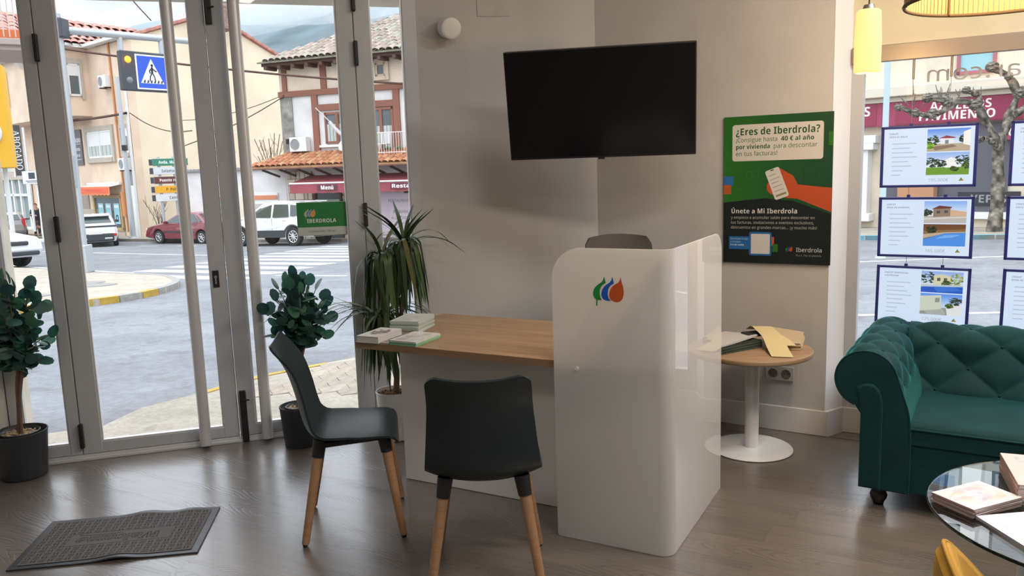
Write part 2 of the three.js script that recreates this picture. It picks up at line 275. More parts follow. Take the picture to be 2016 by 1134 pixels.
{
  const s = thing('desk_screen', 'tall milky acrylic screen with three coloured drops wrapped round the desk end', 'screen', DK.p, DK.yaw);
  const R = 0.052, L1 = 1.461 - 1.03, A = R * Math.PI / 2, L2 = 0.70, total = L1 + A + L2, th = 0.006;
  const path = (a, off) => { // a metres along, off inwards
    if (a < L1) return [1.03 + a, 0.026 - off];
    if (a < L1 + A) { const t = (a - L1) / R; return [1.461 + (R - off) * Math.sin(t), 0.026 - R + (R - off) * Math.cos(t)]; }
    return [1.461 + R - off, 0.026 - R - (a - L1 - A)];
  };
  const us = []; const push = (a, b, n) => { for (let i = 0; i < n; i++) us.push(a + (b - a) * i / n); };
  push(0, 0.02, 10); push(0.02, 0.13, 16); push(0.13, L1, 6); push(L1, L1 + A, 14); push(L1 + A, total - 0.1, 6); push(total - 0.1, total - 0.015, 14); push(total - 0.015, total, 8); us.push(total);
  const rnd = (d, r) => (d < r ? r - Math.sqrt(Math.max(0, r * r - (r - d) * (r - d))) : 0);
  const top = (a) => 1.2 - rnd(a, 0.125) - rnd(total - a, 0.095), bot = (a) => 0.003 + rnd(a, 0.012) * 0.9;
  const n = us.length - 1, row = (off, f) => us.map((a) => { const [x, z] = path(a, off); return [x, f(a), z]; });
  const rings = [row(0, bot), row(0, (a) => lerp(bot(a), top(a), 0.33)), row(0, (a) => lerp(bot(a), top(a), 0.66)), row(0, top), row(th, top), row(th, (a) => lerp(bot(a), top(a), 0.5)), row(th, bot), row(0, bot)];
  const strip = (i) => grid(n, 1, (u, v) => rings[i + Math.round(v)][Math.round(u * n)]);
  const caps = [0, n].map((k) => grid(1, 10, (u, v) => { const a = us[k], y = lerp(bot(a), top(a), v), [x, z] = path(a, u * th); return [x, y, z]; }));
  const mAcryl = M(new THREE.Color(0.90, 0.895, 0.885), 0.88, { transmission: 0.68, thickness: 0, ior: 1.5 });
  part(s, 'acrylic_sheet', mg([0, 1, 2, 3, 4, 5, 6].map(strip).concat(caps)), mAcryl);
  const film = [row(-0.0012, bot), row(-0.0012, (a) => lerp(bot(a), top(a), 0.5)), row(-0.0012, top)];
  part(s, 'polished_face', mg([0, 1].map((i) => grid(n, 1, (u, v) => film[i + Math.round(v)][Math.round(u * n)]))), mGlass);
  DROPS.forEach((d) => part(s, 'drop_emblem', ext(traceDrop(new THREE.Shape(), d, 0.000368, 0, 0, true), 0.0008, 0, 10).translate(1.268, 1.045, 0.0276), M(d.c, 0.5)));
}

// ---------- chairs of dark green plastic on beech legs ----------
const mShell = M(new THREE.Color(0.013, 0.024, 0.028), 0.42, { bumpMap: grainTex(61, 128, 3, 0, 40), bumpScale: 0.0002 });
const mBeech = M(new THREE.Color(0.46, 0.265, 0.145), 0.45, { map: oakTone(57, 0.8) });
function shellGeo() {
  const prof = new THREE.CatmullRomCurve3([[-0.296, 0.836], [-0.268, 0.785], [-0.234, 0.700], [-0.208, 0.605], [-0.192, 0.525], [-0.170, 0.462], [-0.125, 0.424], [-0.05, 0.414], [0.04, 0.422], [0.12, 0.440], [0.165, 0.443], [0.192, 0.430], [0.203, 0.404]].map((p) => V(p[0], p[1], 0)));
  const Ln = prof.getLength(), hwT = [[0, 0.176], [0.2, 0.183], [0.45, 0.203], [0.6, 0.212], [0.85, 0.208], [1, 0.200]];
  const interp = (t) => { for (let i = 1; i < hwT.length; i++) if (t <= hwT[i][0]) return lerp(hwT[i - 1][1], hwT[i][1], (t - hwT[i - 1][0]) / (hwT[i][0] - hwT[i - 1][0])); return hwT.at(-1)[1]; };
  const vs = [0, 0.004, 0.01, 0.02, 0.035, 0.05, 0.08, 0.12, 0.17, 0.22, 0.27, 0.32, 0.36, 0.4, 0.43, 0.46, 0.49, 0.52, 0.56, 0.6, 0.66, 0.72, 0.78, 0.83, 0.87, 0.9, 0.925, 0.945, 0.96, 0.975, 0.985, 0.993, 1];
  const NU = 24, rc = 0.036, off = 0.009;
  const S = (u, t) => {
    const d = Math.min(t, 1 - t) * Ln, q = 2 * u - 1; let hw = interp(t); if (d < rc) hw -= rc - Math.sqrt(Math.max(0, rc * rc - (rc - d) * (rc - d)));
    const tt = clamp(t + (t < 0.2 ? 0.012 * (1 - q * q) * (1 - t / 0.2) : 0)), p = prof.getPointAt(tt), g = prof.getTangentAt(tt), nx = g.y > 0 ? -g.y : -g.y, n = V(-g.y, g.x, 0); // n points to the sitter
    const back = 1 - sstep(0.36, 0.56, t), bend = (0.044 * back * (0.3 + 0.7 * sstep(0, 0.2, t)) + 0.042 * (1 - back) * (1 - sstep(0.66, 0.95, t))) * Math.pow(Math.abs(q), 2.2);
    return [p.x + n.x * bend, p.y + n.y * bend, hw * q, n];
  };
  const top = [], bot = [];
  vs.forEach((t) => { const a = [], b = []; for (let i = 0; i <= NU; i++) { const [x, y, z, n] = S(i / NU, t); a.push([x, y, z]); b.push([x - n.x * off, y - n.y * off, z]); } top.push(a); bot.push(b); });
  const NV = vs.length - 1, G = (A, B2) => grid(NU, NV, (u, v) => A[Math.round(v * NV)][Math.round(u * NU)]);
  const g1 = G(top), g2 = G(bot), side = (k) => grid(1, NV, (u, v) => (u < 0.5 ? top : bot)[Math.round(v * NV)][k]), end = (r) => grid(NU, 1, (u, v) => (v < 0.5 ? top : bot)[r][Math.round(u * NU)]);
  return mg([g1, g2, side(0), side(NU), end(0), end(NV)]);
}
const legTops = [[-0.118, 1], [-0.118, -1], [0.140, 1], [0.140, -1]];
const chair = thing('plastic_chair', 'dark green plastic chair with beech legs seen from its side, left of the desk', 'chair', [-0.716, 0, -3.34], 8.7 * D, 'chairs in front of the reception desk');
{
  part(chair, 'seat_shell', shellGeo(), mShell);
  const rails = { '1': [], '-1': [] };
  for (const [x, s] of legTops) {
    const sock = rails[s];
    const fx = x < 0 ? -0.202 : 0.203, A = [x, x < 0 ? 0.432 : 0.432, s * 0.136], Bt = [fx, 0, s * 0.203], P = (t) => [0, 1, 2].map((k) => lerp(A[k], Bt[k], t));
    sock.push(rod(P(0.004), P(0.09), 0.029, 0.0265, 16), rod(P(0.06), P(0.165), 0.0275, 0.0245, 16));
    const leg = part(chair, 'leg', rod(P(0.15), P(0.972), 0.0212, 0.0155, 18), mBeech);
    part(leg, 'foot_cap', rod(P(0.972), P(0.999), 0.0125, 0.009, 14), mBlack);
  }
  for (const s of [1, -1]) part(chair, 'underframe', mg([...rails[s], rod([-0.125, 0.409, s * 0.142], [0.145, 0.426, s * 0.142], 0.015, 0.015, 10)]), mBlack);
  copyOf(chair, 'dark green plastic chair with its back to the camera, in front of the desk', [-0.124, 0, -2.852], 90 * D);
}

// ---------- office chair behind the screen ----------
{
  const mesh = M(new THREE.Color(0.075, 0.066, 0.062), 0.8), c = thing('office_chair', 'grey office chair whose backrest top rises behind the acrylic screen', 'chair', [0.575, 0, -4.27], 4 * D);
  const w = (v) => 0.195 - 0.02 * v;
  const S = (o) => grid(20, 16, (u, v) => { const q = 2 * u - 1, e = v > 0.93 ? (v - 0.93) / 0.07 : 0, hw = w(v) - 0.02 * (1 - Math.sqrt(1 - e * e)); return [q * hw, 0.56 + 0.578 * v - 0.012 * q * q * sstep(0.7, 1, v), 0.06 * q * q - 0.10 * v + 0.05 * Math.sin(v * 3) + o]; });
  part(c, 'backrest', mg([S(0.0), S(0.03), ...[0, 1].map((k) => grid(1, 16, (u, v) => { const a = S(0).attributes.position, i = Math.round(v * 16) * 21 + k * 20; return [a.getX(i), a.getY(i), a.getZ(i) + u * 0.03]; })), grid(20, 1, (u, v) => { const a = S(0).attributes.position, i = 16 * 21 + Math.round(u * 20); return [a.getX(i), a.getY(i), a.getZ(i) + v * 0.03]; })]), mesh);
  part(c, 'seat', B(0.46, 0.07, 0.44, 0, 0.47, 0.2, 0.03), mesh);
  part(c, 'back_support', mg([rod([0, 0.44, 0.1], [0, 0.5, -0.03], 0.02), rod([0, 0.5, -0.03], [0, 0.7, -0.02], 0.02)]), mBlack);
  part(c, 'gas_lift', Cy(0.025, 0.025, 0.38, 0, 0.255, 0.2), mBlack);
  for (let k = 0; k < 5; k++) { const a = k * 72 * D; part(c, 'base_leg', rod([0, 0.09, 0.2], [0.26 * Math.cos(a), 0.065, 0.2 + 0.26 * Math.sin(a)], 0.024, 0.014), mBlack); part(c, 'castor', new THREE.CylinderGeometry(0.028, 0.028, 0.04, 16).rotateZ(Math.PI / 2).translate(0.26 * Math.cos(a), 0.028, 0.2 + 0.26 * Math.sin(a)), mBlack); }
}

// ---------- round side table ----------
{
  const t = thing('round_side_table', 'small round side table with an oak top on a white column and disc foot', 'table', [1.24, 0, -4.075]);
  part(t, 'tabletop', uvMetres(lathe([[0, 0.518], [0.292, 0.518], [0.298, 0.523], [0.298, 0.540], [0.294, 0.545], [0, 0.545]], 64), 0.9), mOak);
  part(t, 'column', lathe([[0.036, 0.01], [0.036, 0.51], [0.07, 0.51], [0.07, 0.518]], 32), mGloss);
  part(t, 'foot_disc', lathe([[0, 0.001], [0.207, 0.001], [0.211, 0.005], [0.208, 0.010], [0.05, 0.014], [0, 0.014]], 64), mGloss);
}
// ---------- wall fittings ----------
{
  const p = thing('wall_socket', 'white double wall socket above the skirting by the round table', 'socket', at(PW, PW.len - 0.27, 0.329, 0.0), PW.yaw), plate = M(new THREE.Color(0.50, 0.48, 0.45), 0.35);
  part(p, 'plate', B(0.155, 0.082, 0.010, 0, 0, 0.005, 0.004), plate);
  for (const x of [-0.036, 0.036]) {
    const r = part(p, 'receptacle', new THREE.LatheGeometry([[0, 0.0105], [0.0195, 0.0105], [0.020, 0.0125], [0.025, 0.0130], [0.026, 0.010]].map((q) => V2(...q)), 28).rotateX(Math.PI / 2).translate(x, 0, 0), M(new THREE.Color(0.14, 0.13, 0.12), 0.4));
    part(r, 'contact_hole', mg([-0.0095, 0.0095].map((dx) => new THREE.CylinderGeometry(0.0028, 0.0028, 0.004, 10).rotateX(Math.PI / 2).translate(x + dx, 0, 0.0098))), mBlack);
  }
  const l = thing('wall_spotlight', 'small round white fitting high on the wall left of the television', 'wall fitting', at(TW, 0.168, 2.318, 0.0), TW.yaw);
  part(l, 'mount', new THREE.CylinderGeometry(0.022, 0.026, 0.03, 24).rotateX(Math.PI / 2).translate(0, 0, 0.015), mWhite);
  part(l, 'housing', lathe([[0, 0], [0.052, 0], [0.058, 0.006], [0.060, 0.02], [0.060, 0.085], [0.056, 0.094], [0.04, 0.098], [0, 0.099]], 40).rotateX(Math.PI / 2).rotateX(0.24).rotateY(0.22).translate(0, 0, 0.03), mWhite);
  const a = thing('access_panel', 'flat painted access panel on the wall above the television', 'panel', at(TW, 0.445, 2.46, 0), TW.yaw);
  part(a, 'cover', B(0.19, 0.158, 0.004, 0, 0, 0.002, 0.0015), mWall);
}
// ---------- television ----------
{
  const tv = thing('television', 'black flat television mounted across the corner of the walls', 'television', [0.48, 1.822, -4.212], -0.199);
  const mBody = M(new THREE.Color(0.010, 0.010, 0.011), 0.35), mScr = M(new THREE.Color(0.006, 0.006, 0.007), 0.16, { specularIntensity: 0.7 });
  const rx = (g) => g.rotateX(0.227);
  part(tv, 'casing', rx(BB(-0.485, 0.485, -0.28, 0.28, -0.05, 0, 0.005)), mBody);
  part(tv, 'display', rx(BB(-0.478, 0.478, -0.268, 0.274, -0.01, 0.0012)), mScr);
  part(tv, 'badge', rx(BB(-0.018, 0.018, -0.288, -0.278, -0.012, 0.002, 0.002)), mBody);
  part(tv, 'mount_arm', mg([rx(BB(-0.15, 0.15, -0.12, 0.12, -0.075, -0.05)), rod([0, 0, -0.06], [-0.1, 0.0, -0.35], 0.02), rod([-0.1, 0, -0.35], [-0.02, 0, -0.61], 0.02)]), mBlack);
}
// ---------- poster ----------
{
  const tex = canvasTex(852, 1204, (c, w, h) => {
    const g1 = c.createLinearGradient(0, 0, w, 0); g1.addColorStop(0, '#2f7d22'); g1.addColorStop(0.6, '#17592a'); g1.addColorStop(1, '#0f4a27'); c.fillStyle = g1; c.fillRect(0, 0, w, h);
    c.fillStyle = '#0b1a1c'; c.beginPath(); c.moveTo(0, 702); c.lineTo(330, 668); c.lineTo(560, 690); c.lineTo(w, 800); c.lineTo(w, h); c.lineTo(0, h); c.fill();
    c.strokeStyle = 'rgba(10,50,30,.5)'; c.lineWidth = 5; c.strokeRect(640, 400, 90, 170); c.fillStyle = '#2a7a20'; c.fillRect(820, 150, 32, 110);
    c.strokeStyle = 'rgba(90,150,70,.45)'; c.lineWidth = 4; c.beginPath(); c.arc(125, 615, 28, 0, 7); c.stroke(); c.strokeRect(190, 450, 40, 56); c.strokeRect(246, 444, 36, 50);
    c.fillStyle = '#2a78c4'; c.fillRect(0, 486, 80, 76); c.fillStyle = '#d0622a'; c.fillRect(0, 556, 62, 76);
    c.fillStyle = '#ece7df'; c.beginPath(); c.roundRect(70, 66, 712, 296, 22); c.fill();
    const T = (s, x, y, f, col, wd) => { c.font = f; c.fillStyle = col; c.fillText(s, x, y, wd); };
    T('¿Eres de Iberdrola?', 96, 152, 'bold 78px sans-serif', '#1d5a2d', 660);
    T('¡Consigue hasta ', 96, 208, '50px sans-serif', '#4d7d55', 350); T('40 € al año', 458, 208, 'bold 50px sans-serif', '#1d5a2d', 280);
    T('por vivienda', 96, 264, 'bold 50px sans-serif', '#1d5a2d', 280); T(' para descontar', 386, 264, '50px sans-serif', '#4d7d55', 360);
    T('en tus facturas!', 96, 320, '50px sans-serif', '#4d7d55', 340);
    c.fillStyle = '#d2572b'; c.beginPath(); c.moveTo(440, 418); c.lineTo(560, 490); c.lineTo(596, 560); c.lineTo(w, 590); c.lineTo(w, 782); c.lineTo(590, 672); c.lineTo(520, 668); c.lineTo(400, 640); c.quadraticCurveTo(350, 620, 352, 570); c.quadraticCurveTo(352, 540, 372, 546); c.lineTo(480, 560); c.lineTo(430, 450); c.fill();
    c.save(); c.translate(434, 552); c.rotate(-0.36); c.fillStyle = '#e9e6df'; c.beginPath(); c.roundRect(-58, -128, 116, 250, 16); c.fill(); c.fillStyle = '#4a4a44'; c.fillRect(-14, -122, 28, 8); c.fillStyle = '#b8b4a8'; for (const [yy, ww] of [[-84, 60], [-50, 78], [-20, 60], [14, 80], [50, 80]]) c.fillRect(-42, yy, ww, 7); c.fillStyle = '#9a9460'; c.fillRect(-42, 84, 84, 16); c.restore();
    T('Únete a Mi Iberdrola', 62, 792, 'bold 54px sans-serif', '#f0ece6', 536);
    ['y empieza a acumular saldo para descontar en', 'tus facturas, invitaciones a eventos exclusivos,', 'descuentos en grandes marcas... ¡y mucho más!'].forEach((s, i) => T(s, 62, 838 + i * 41, '32px sans-serif', '#c8c8c2', 690));
    c.fillStyle = '#2471b8'; c.fillRect(48, 984, 170, 108); c.beginPath(); c.roundRect(214, 946, 184, 196, 14); c.fill(); c.fillStyle = '#d0622a'; c.fillRect(398, 986, 20, 74); c.fillStyle = '#2f7d22'; c.fillRect(404, 1044, 44, 66);
    c.fillStyle = '#ece9e4'; c.beginPath(); c.roundRect(230, 962, 154, 166, 8); c.fill(); // plain field, the square code is left out
    T('Descárgate la app', 60, 1010, '18px sans-serif', '#cfe0f2', 150); T('y consigue', 60, 1036, '18px sans-serif', '#cfe0f2', 150); T('5 € de saldo', 60, 1062, 'bold 20px sans-serif', '#ffffff', 150);
    drawDrops(c, 536, 1080, 52); T('Iberdrola', 590, 1104, '48px sans-serif', '#f2f0ea', 206); T('Por ti. Por el planeta.', 590, 1140, '22px sans-serif', '#b8bcb8', 200);
  });
  const p = thing('poster', 'green and black energy advert poster with a hand holding a phone', 'poster', at(PW, PW.len - 0.305, 1.346, 0.002), PW.yaw);
  part(p, 'board', B(0.572, 0.802, 0.010, 0, 0, 0.005, 0.001), M(new THREE.Color(0.1, 0.12, 0.1), 0.6));
  part(p, 'print', new THREE.PlaneGeometry(0.570, 0.800).translate(0, 0, 0.0104), M('#e2e2e2', 0.45, { map: tex }));
}
// ---------- sofa ----------
const velvetTone = dataTex(256, 256, (u, v) => 0.78 + 0.22 * fbm(u, v, 10, 10, 5, 201));
const mVelvet = M(new THREE.Color(0.003, 0.047, 0.050), 0.75, { map: velvetTone, specularIntensity: 0.5, sheen: 1, sheenColor: new THREE.Color(0.16, 0.90, 0.88), sheenRoughness: 0.5 });
const tuft = (a, b, amp) => { const p = (a + b) / 2, q = (a - b) / 2; return amp * (Math.pow(Math.abs(Math.sin(Math.PI * p)) * Math.abs(Math.sin(Math.PI * q)), 0.6) - 0.6); };
function sweptTuft(outline, len, nu, nv, axis, amp, t0, t1, sa, sb, buttons) { // outline [a, y] swept over length; tufts between arc lengths t0..t1
  const crv = new THREE.CatmullRomCurve3(outline.map((p) => V(p[0], p[1], 0)), false, 'centripetal'), L = crv.getLength();
  const P = (u, v) => {
    const p = crv.getPointAt(u), g = crv.getTangentAt(u), n = V(-g.y, g.x, 0), s = u * L, w = sstep(t0, t0 + 0.05, s) * (1 - sstep(t1 - 0.05, t1, s)), e = sstep(0, 0.03, v * len) * sstep(0, 0.03, (1 - v) * len);
    const k = w * e * tuft((s - t0) / sa, v * len / sb, amp); return axis(p.x + n.x * k, p.y + n.y * k, v * len);
  };
  const bt = [];
  for (let i = 1; t0 + i * sa < t1 - 0.02; i++) for (let j = 1; j * sb < len - 0.03; j++) if ((i + j) % 2 === 0) bt.push(P((t0 + i * sa) / L, j * sb / len));
  buttons.push(...bt); return grid(nu, nv, P);
}
{
  const O = { p: [1.519, 0, -3.305], yaw: -32 * D }, s = thing('velvet_sofa', 'dark green velvet sofa with rolled arms and deep buttoned back under the window', 'sofa', O.p, O.yaw), W = 1.56, Dp = 0.84;
  const circ = (cx, cy, r, a0, a1, n) => Array.from({ length: n + 1 }, (_, i) => { const a = (a0 + (a1 - a0) * i / n) * D; return [cx + r * Math.cos(a), cy + r * Math.sin(a)]; });
  const arm = [[-0.045, 0.09], [-0.045, 0.25], [-0.045, 0.42], ...circ(-0.028, 0.573, 0.122, 250, 20, 16), [0.118, 0.52], [0.142, 0.44], [0.150, 0.36], [0.152, 0.25], [0.152, 0.09]];
  const back = [[-0.80, 0.09], [-0.80, 0.3], [-0.80, 0.46], ...circ(-0.715, 0.590, 0.112, 215, 15, 14), [-0.585, 0.54], [-0.545, 0.46], [-0.51, 0.38], [-0.50, 0.28]];
  const btA = [], btB = [], mirror = (x) => W - 0.14 - x;
  for (const k of [0, 1]) {
    const X = k ? mirror : (x) => x, n0 = btA.length;
    const a = part(s, 'arm', sweptTuft(arm, Dp, 110, 90, (x, y, z) => [X(x), y, -z - 0.012], 0.017, 0.50, 0.98, 0.09, 0.11, btA), mVelvet);
    const shp = poly(arm.map(([x, y]) => [X(x), y]));
    part(a, 'arm_front', ext(shp, 0.03, 0.008, 12).translate(0, 0, -0.022), mVelvet);
    const pn = new THREE.Shape(); pn.moveTo(X(-0.043), 0.095); pn.lineTo(X(-0.043), 0.43); pn.quadraticCurveTo(X(-0.05), 0.50, X(-0.06), 0.535); pn.quadraticCurveTo(X(-0.035), 0.566, X(0.005), 0.555); pn.quadraticCurveTo(X(0.042), 0.535, X(0.043), 0.46); pn.lineTo(X(0.043), 0.095);
    part(a, 'facing_panel', ext(pn, 0.028, 0.009, 10).translate(0, 0, -0.008), mVelvet);
    part(a, 'piping', tube(arm.filter((_, i) => i > 2).map(([x, y]) => [X(x), y, 0.004]), 0.0045, 120, 6), mVelvet);
    part(a, 'button', mg(btA.slice(n0).map((p) => new THREE.SphereGeometry(0.006, 10, 8).translate(...p))), mVelvet);
  }
  const bk = part(s, 'backrest', sweptTuft(back, W - 0.28, 110, 150, (z, y, x) => [x + 0.07, y, z], 0.025, 0.48, 1.10, 0.112, 0.130, btB), mVelvet);
  part(bk, 'button', mg(btB.map((p) => new THREE.SphereGeometry(0.007, 10, 8).translate(...p))), mVelvet);
  part(bk, 'back_panel', BB(0.0, W - 0.14, 0.09, 0.46, -0.82, -0.795, 0.006), mVelvet);
  const x0 = 0.152, x1 = mirror(0.152);
  part(s, 'seat_cushion', grid(60, 40, (u, v) => { const x = lerp(x0, x1, u), a = v * 2.2, z = a < 0.25 ? 0.0 : a < 0.6 ? -0.045 * (1 - Math.cos((a - 0.25) / 0.35 * Math.PI / 2)) : -0.045 - (a - 0.6) / 1.6 * 0.5, y = a < 0.25 ? 0.31 + a / 0.25 * 0.065 : a < 0.6 ? 0.375 + 0.03 * Math.sin((a - 0.25) / 0.35 * Math.PI / 2) : 0.405 + 0.022 * Math.sin((a - 0.6) / 1.6 * Math.PI) * (0.4 + 0.6 * Math.sin(Math.PI * u)); return [x, y, z]; }), mVelvet);
  part(s, 'seat_piping', tube([[x0, 0.378, 0.002], [(x0 + x1) / 2, 0.379, 0.002], [x1, 0.378, 0.002]], 0.005, 40, 6), mVelvet);
  part(s, 'front_rail', BB(x0 - 0.02, x1 + 0.02, 0.09, 0.312, -0.05, -0.006, 0.012), mVelvet);
  for (const [x, z] of [[0.03, -0.07], [W - 0.17, -0.07], [0.03, -0.74], [W - 0.17, -0.74]]) part(s, 'foot', lathe([[0, 0.001], [0.020, 0.001], [0.024, 0.014], [0.032, 0.028], [0.036, 0.044], [0.030, 0.060], [0.024, 0.066], [0.034, 0.072], [0.036, 0.092], [0, 0.092]], 24).translate(x, 0, z), mBlack);
}

// ---------- glass coffee table, magazines ----------
{
  const t = thing('glass_coffee_table', 'round glass coffee table covered with magazines in front of the sofa', 'table', [1.71, 0, -2.2]);
  part(t, 'glass_top', lathe([[0, 0.440], [0.465, 0.440], [0.470, 0.444], [0.470, 0.448], [0.465, 0.452], [0, 0.452]], 96), M('#ffffff', 0.0, { transmission: 1, thickness: 0.012, ior: 1.5, attenuationColor: new THREE.Color(0.42, 0.84, 0.68), attenuationDistance: 0.14 }));
  for (let k = 0; k < 3; k++) { const a = (178 + k * 120) * D, c = Math.cos(a), z = -Math.sin(a); part(t, 'leg', rod([0.2 * c, 0.438, 0.2 * z], [0.27 * c, 0.0, 0.27 * z], 0.026, 0.017, 16), mWhite); }
  for (let k = 0; k < 3; k++) { const a = (178 + k * 120) * D; part(t, 'pad', Cy(0.03, 0.03, 0.004, 0.2 * Math.cos(a), 0.438, -0.2 * Math.sin(a), 20), mChrome); }
}
const sheetUv = (w, h) => new THREE.PlaneGeometry(w, h).rotateX(-Math.PI / 2);
const paperEdge = M(new THREE.Color(0.62, 0.60, 0.57), 0.7);
function booklet(name, label, cat, p, yaw, w, h, th, cover, edge, group) { // closed magazine or brochure: block of pages, bound spine, printed cover
  const o = thing(name, label, cat, p, yaw, group);
  part(o, 'pages', B(w - 0.003, th * 0.86, h - 0.003, 0.001, th / 2, 0), edge);
  part(o, 'cover', mg([B(w, th * 0.09, h, 0, th * 0.045, 0), B(w, th * 0.09, h, 0, th * 0.955, 0), B(0.001, th, h, -w / 2, th / 2, 0)]), cover.side ?? cover);
  if (cover.print) part(o, 'cover_print', sheetUv(w - 0.0006, h - 0.0006).translate(0, th + 0.0002, 0), cover.print);
  return o;
}
const printTex = (seed, pal, bg, wordy) => canvasTex(256, 360, (c, w, h) => { const r = rng(seed); c.fillStyle = bg; c.fillRect(0, 0, w, h); for (let i = 0; i < 46; i++) { c.fillStyle = pal[Math.floor(r() * pal.length)]; c.globalAlpha = 0.25 + 0.4 * r(); c.beginPath(); c.ellipse(30 + r() * (w - 60), 60 + r() * (h - 130), 10 + r() * 55, 8 + r() * 30, r() * 3, 0, 7); c.fill(); } c.globalAlpha = 1; c.fillStyle = '#9a9aa0'; if (wordy) for (let i = 0; i < 4; i++) c.fillRect(26, h - 60 + i * 11, 90 + r() * 90, 4); });
{
  const P = M('#ffffff', 0.3, { map: printTex(1, ['#c9b6c0', '#a7a8c8', '#e6d8d4', '#d5b9a6'], '#e4d6d6') }), side = M(new THREE.Color(0.40, 0.26, 0.24), 0.5), r = rng(9);
  const nth = ['topmost', 'second from the top', 'third from the top', 'fourth from the top', 'lowest'];
  for (let k = 0; k < 5; k++) booklet('magazine', 'pale pink magazine, ' + nth[4 - k] + ' of the small stack on the glass table', 'magazine', [1.402 + (r() - 0.5) * 0.008, 0.4522 + k * 0.0056, -2.332 + (r() - 0.5) * 0.008], 22.7 * D + (r() - 0.5) * 0.08, 0.205, 0.146, 0.0054, { print: P, side }, paperEdge, 'small pink magazines on the glass table');
  const P2 = M('#ffffff', 0.3, { map: printTex(2, ['#dfe4ee', '#c4cbe6', '#e8e2de', '#b3bedf'], '#dcdde8') });
  booklet('brochure', 'large pale blue brochure lying at the near edge of the glass table', 'brochure', [1.462, 0.4522, -2.088], 6 * D, 0.215, 0.297, 0.009, { print: P2, side: M(new THREE.Color(0.38, 0.34, 0.38), 0.5) }, paperEdge);
  const P3 = M('#ffffff', 0.35, { map: canvasTex(256, 340, (c, w, h) => { c.fillStyle = '#e3c3bb'; c.fillRect(0, 0, w, h); c.fillStyle = '#b9b0b4'; for (let i = 0; i < 5; i++) c.fillRect(40 + i * 34, 26, 16, 40); c.fillRect(40, 80, 120, 8); }) });
  for (let k = 0; k < 5; k++) booklet('catalogue', 'salmon catalogue, ' + nth[4 - k] + ' of the thick pile on the glass table', 'catalogue', [1.665 + (r() - 0.5) * 0.006, 0.4522 + k * 0.0125, -2.405 + (r() - 0.5) * 0.006], -21.7 * D + (r() - 0.5) * 0.03, 0.21, 0.285, 0.0122, { print: P3, side: M(new THREE.Color(0.50, 0.33, 0.29), 0.5) }, paperEdge, 'pink catalogues on the glass table');
}
// ---------- brochures on the desk ----------
{
  const r = rng(17), green = M(new THREE.Color(0.10, 0.36, 0.16), 0.4), pale = M(new THREE.Color(0.50, 0.56, 0.52), 0.4);
  const P = M('#ffffff', 0.22, { map: printTex(5, ['#d9d8d4', '#c6c9c6', '#ece8e0', '#b9bdbd'], '#dedfdb', true) }), P2 = M('#ffffff', 0.22, { map: printTex(6, ['#cfcac6', '#dcc9bf', '#e9e5df', '#b8b4b4'], '#e2e0dc', true) }), P3 = M('#ffffff', 0.3, { map: printTex(7, ['#4d4748', '#77716f', '#a39a96', '#2f2d31'], '#8d8681', true) });
  const nth = ['topmost', 'second from the top', 'third from the top', 'fourth from the top', 'fifth from the top', 'sixth from the top', 'seventh from the top', 'lowest'];
  for (let k = 0; k < 8; k++) booklet('leaflet_pad', 'white brochure, ' + nth[7 - k] + ' of the tall stack on the desk', 'brochure', [-0.497 + (r() - 0.5) * 0.012, 0.7402 + k * 0.0073, -3.900 + (r() - 0.5) * 0.012], -16.3 * D + (r() - 0.5) * 0.09, 0.148, 0.21, 0.0071, { print: P, side: pale }, pale, 'brochures in the tall stack on the desk');
  for (let k = 0; k < 3; k++) booklet('leaflet_pad', 'green-edged white brochure, ' + ['lowest', 'middle one', 'topmost'][k] + ' of the low stack on the desk', 'brochure', [-0.452 + (r() - 0.5) * 0.004, 0.7402 + k * 0.0072, -3.612 + (r() - 0.5) * 0.004], -27.6 * D, 0.145, 0.205, 0.007, { print: P2, side: k < 2 ? green : pale }, k < 2 ? M(new THREE.Color(0.30, 0.56, 0.36), 0.6) : paperEdge, 'brochures in the low stack on the desk');
  booklet('thick_book', 'thick white book with a dark photo on its cover at the left desk corner', 'book', [-0.628, 0.7402, -3.695], -25 * D, 0.118, 0.20, 0.031, { print: M('#ffffff', 0.35, { map: canvasTex(220, 360, (c, w, h) => { c.fillStyle = '#d8d2cb'; c.fillRect(0, 0, w, h); const q = rng(3); for (let i = 0; i < 60; i++) { c.fillStyle = ['#3a3335', '#6e625f', '#1f1d22', '#a89a92'][i % 4]; c.globalAlpha = 0.6; c.fillRect(24 + q() * 130, 60 + q() * 190, 10 + q() * 40, 6 + q() * 26); } c.globalAlpha = 1; }) }), side: M(new THREE.Color(0.62, 0.59, 0.55), 0.45) }, paperEdge);
  booklet('flat_leaflet', 'dark patterned leaflet lying flat between the book and the low stack', 'leaflet', [-0.545, 0.7402, -3.66], -27 * D, 0.12, 0.19, 0.003, { print: P3, side: M(new THREE.Color(0.3, 0.27, 0.25), 0.5) }, paperEdge);
}
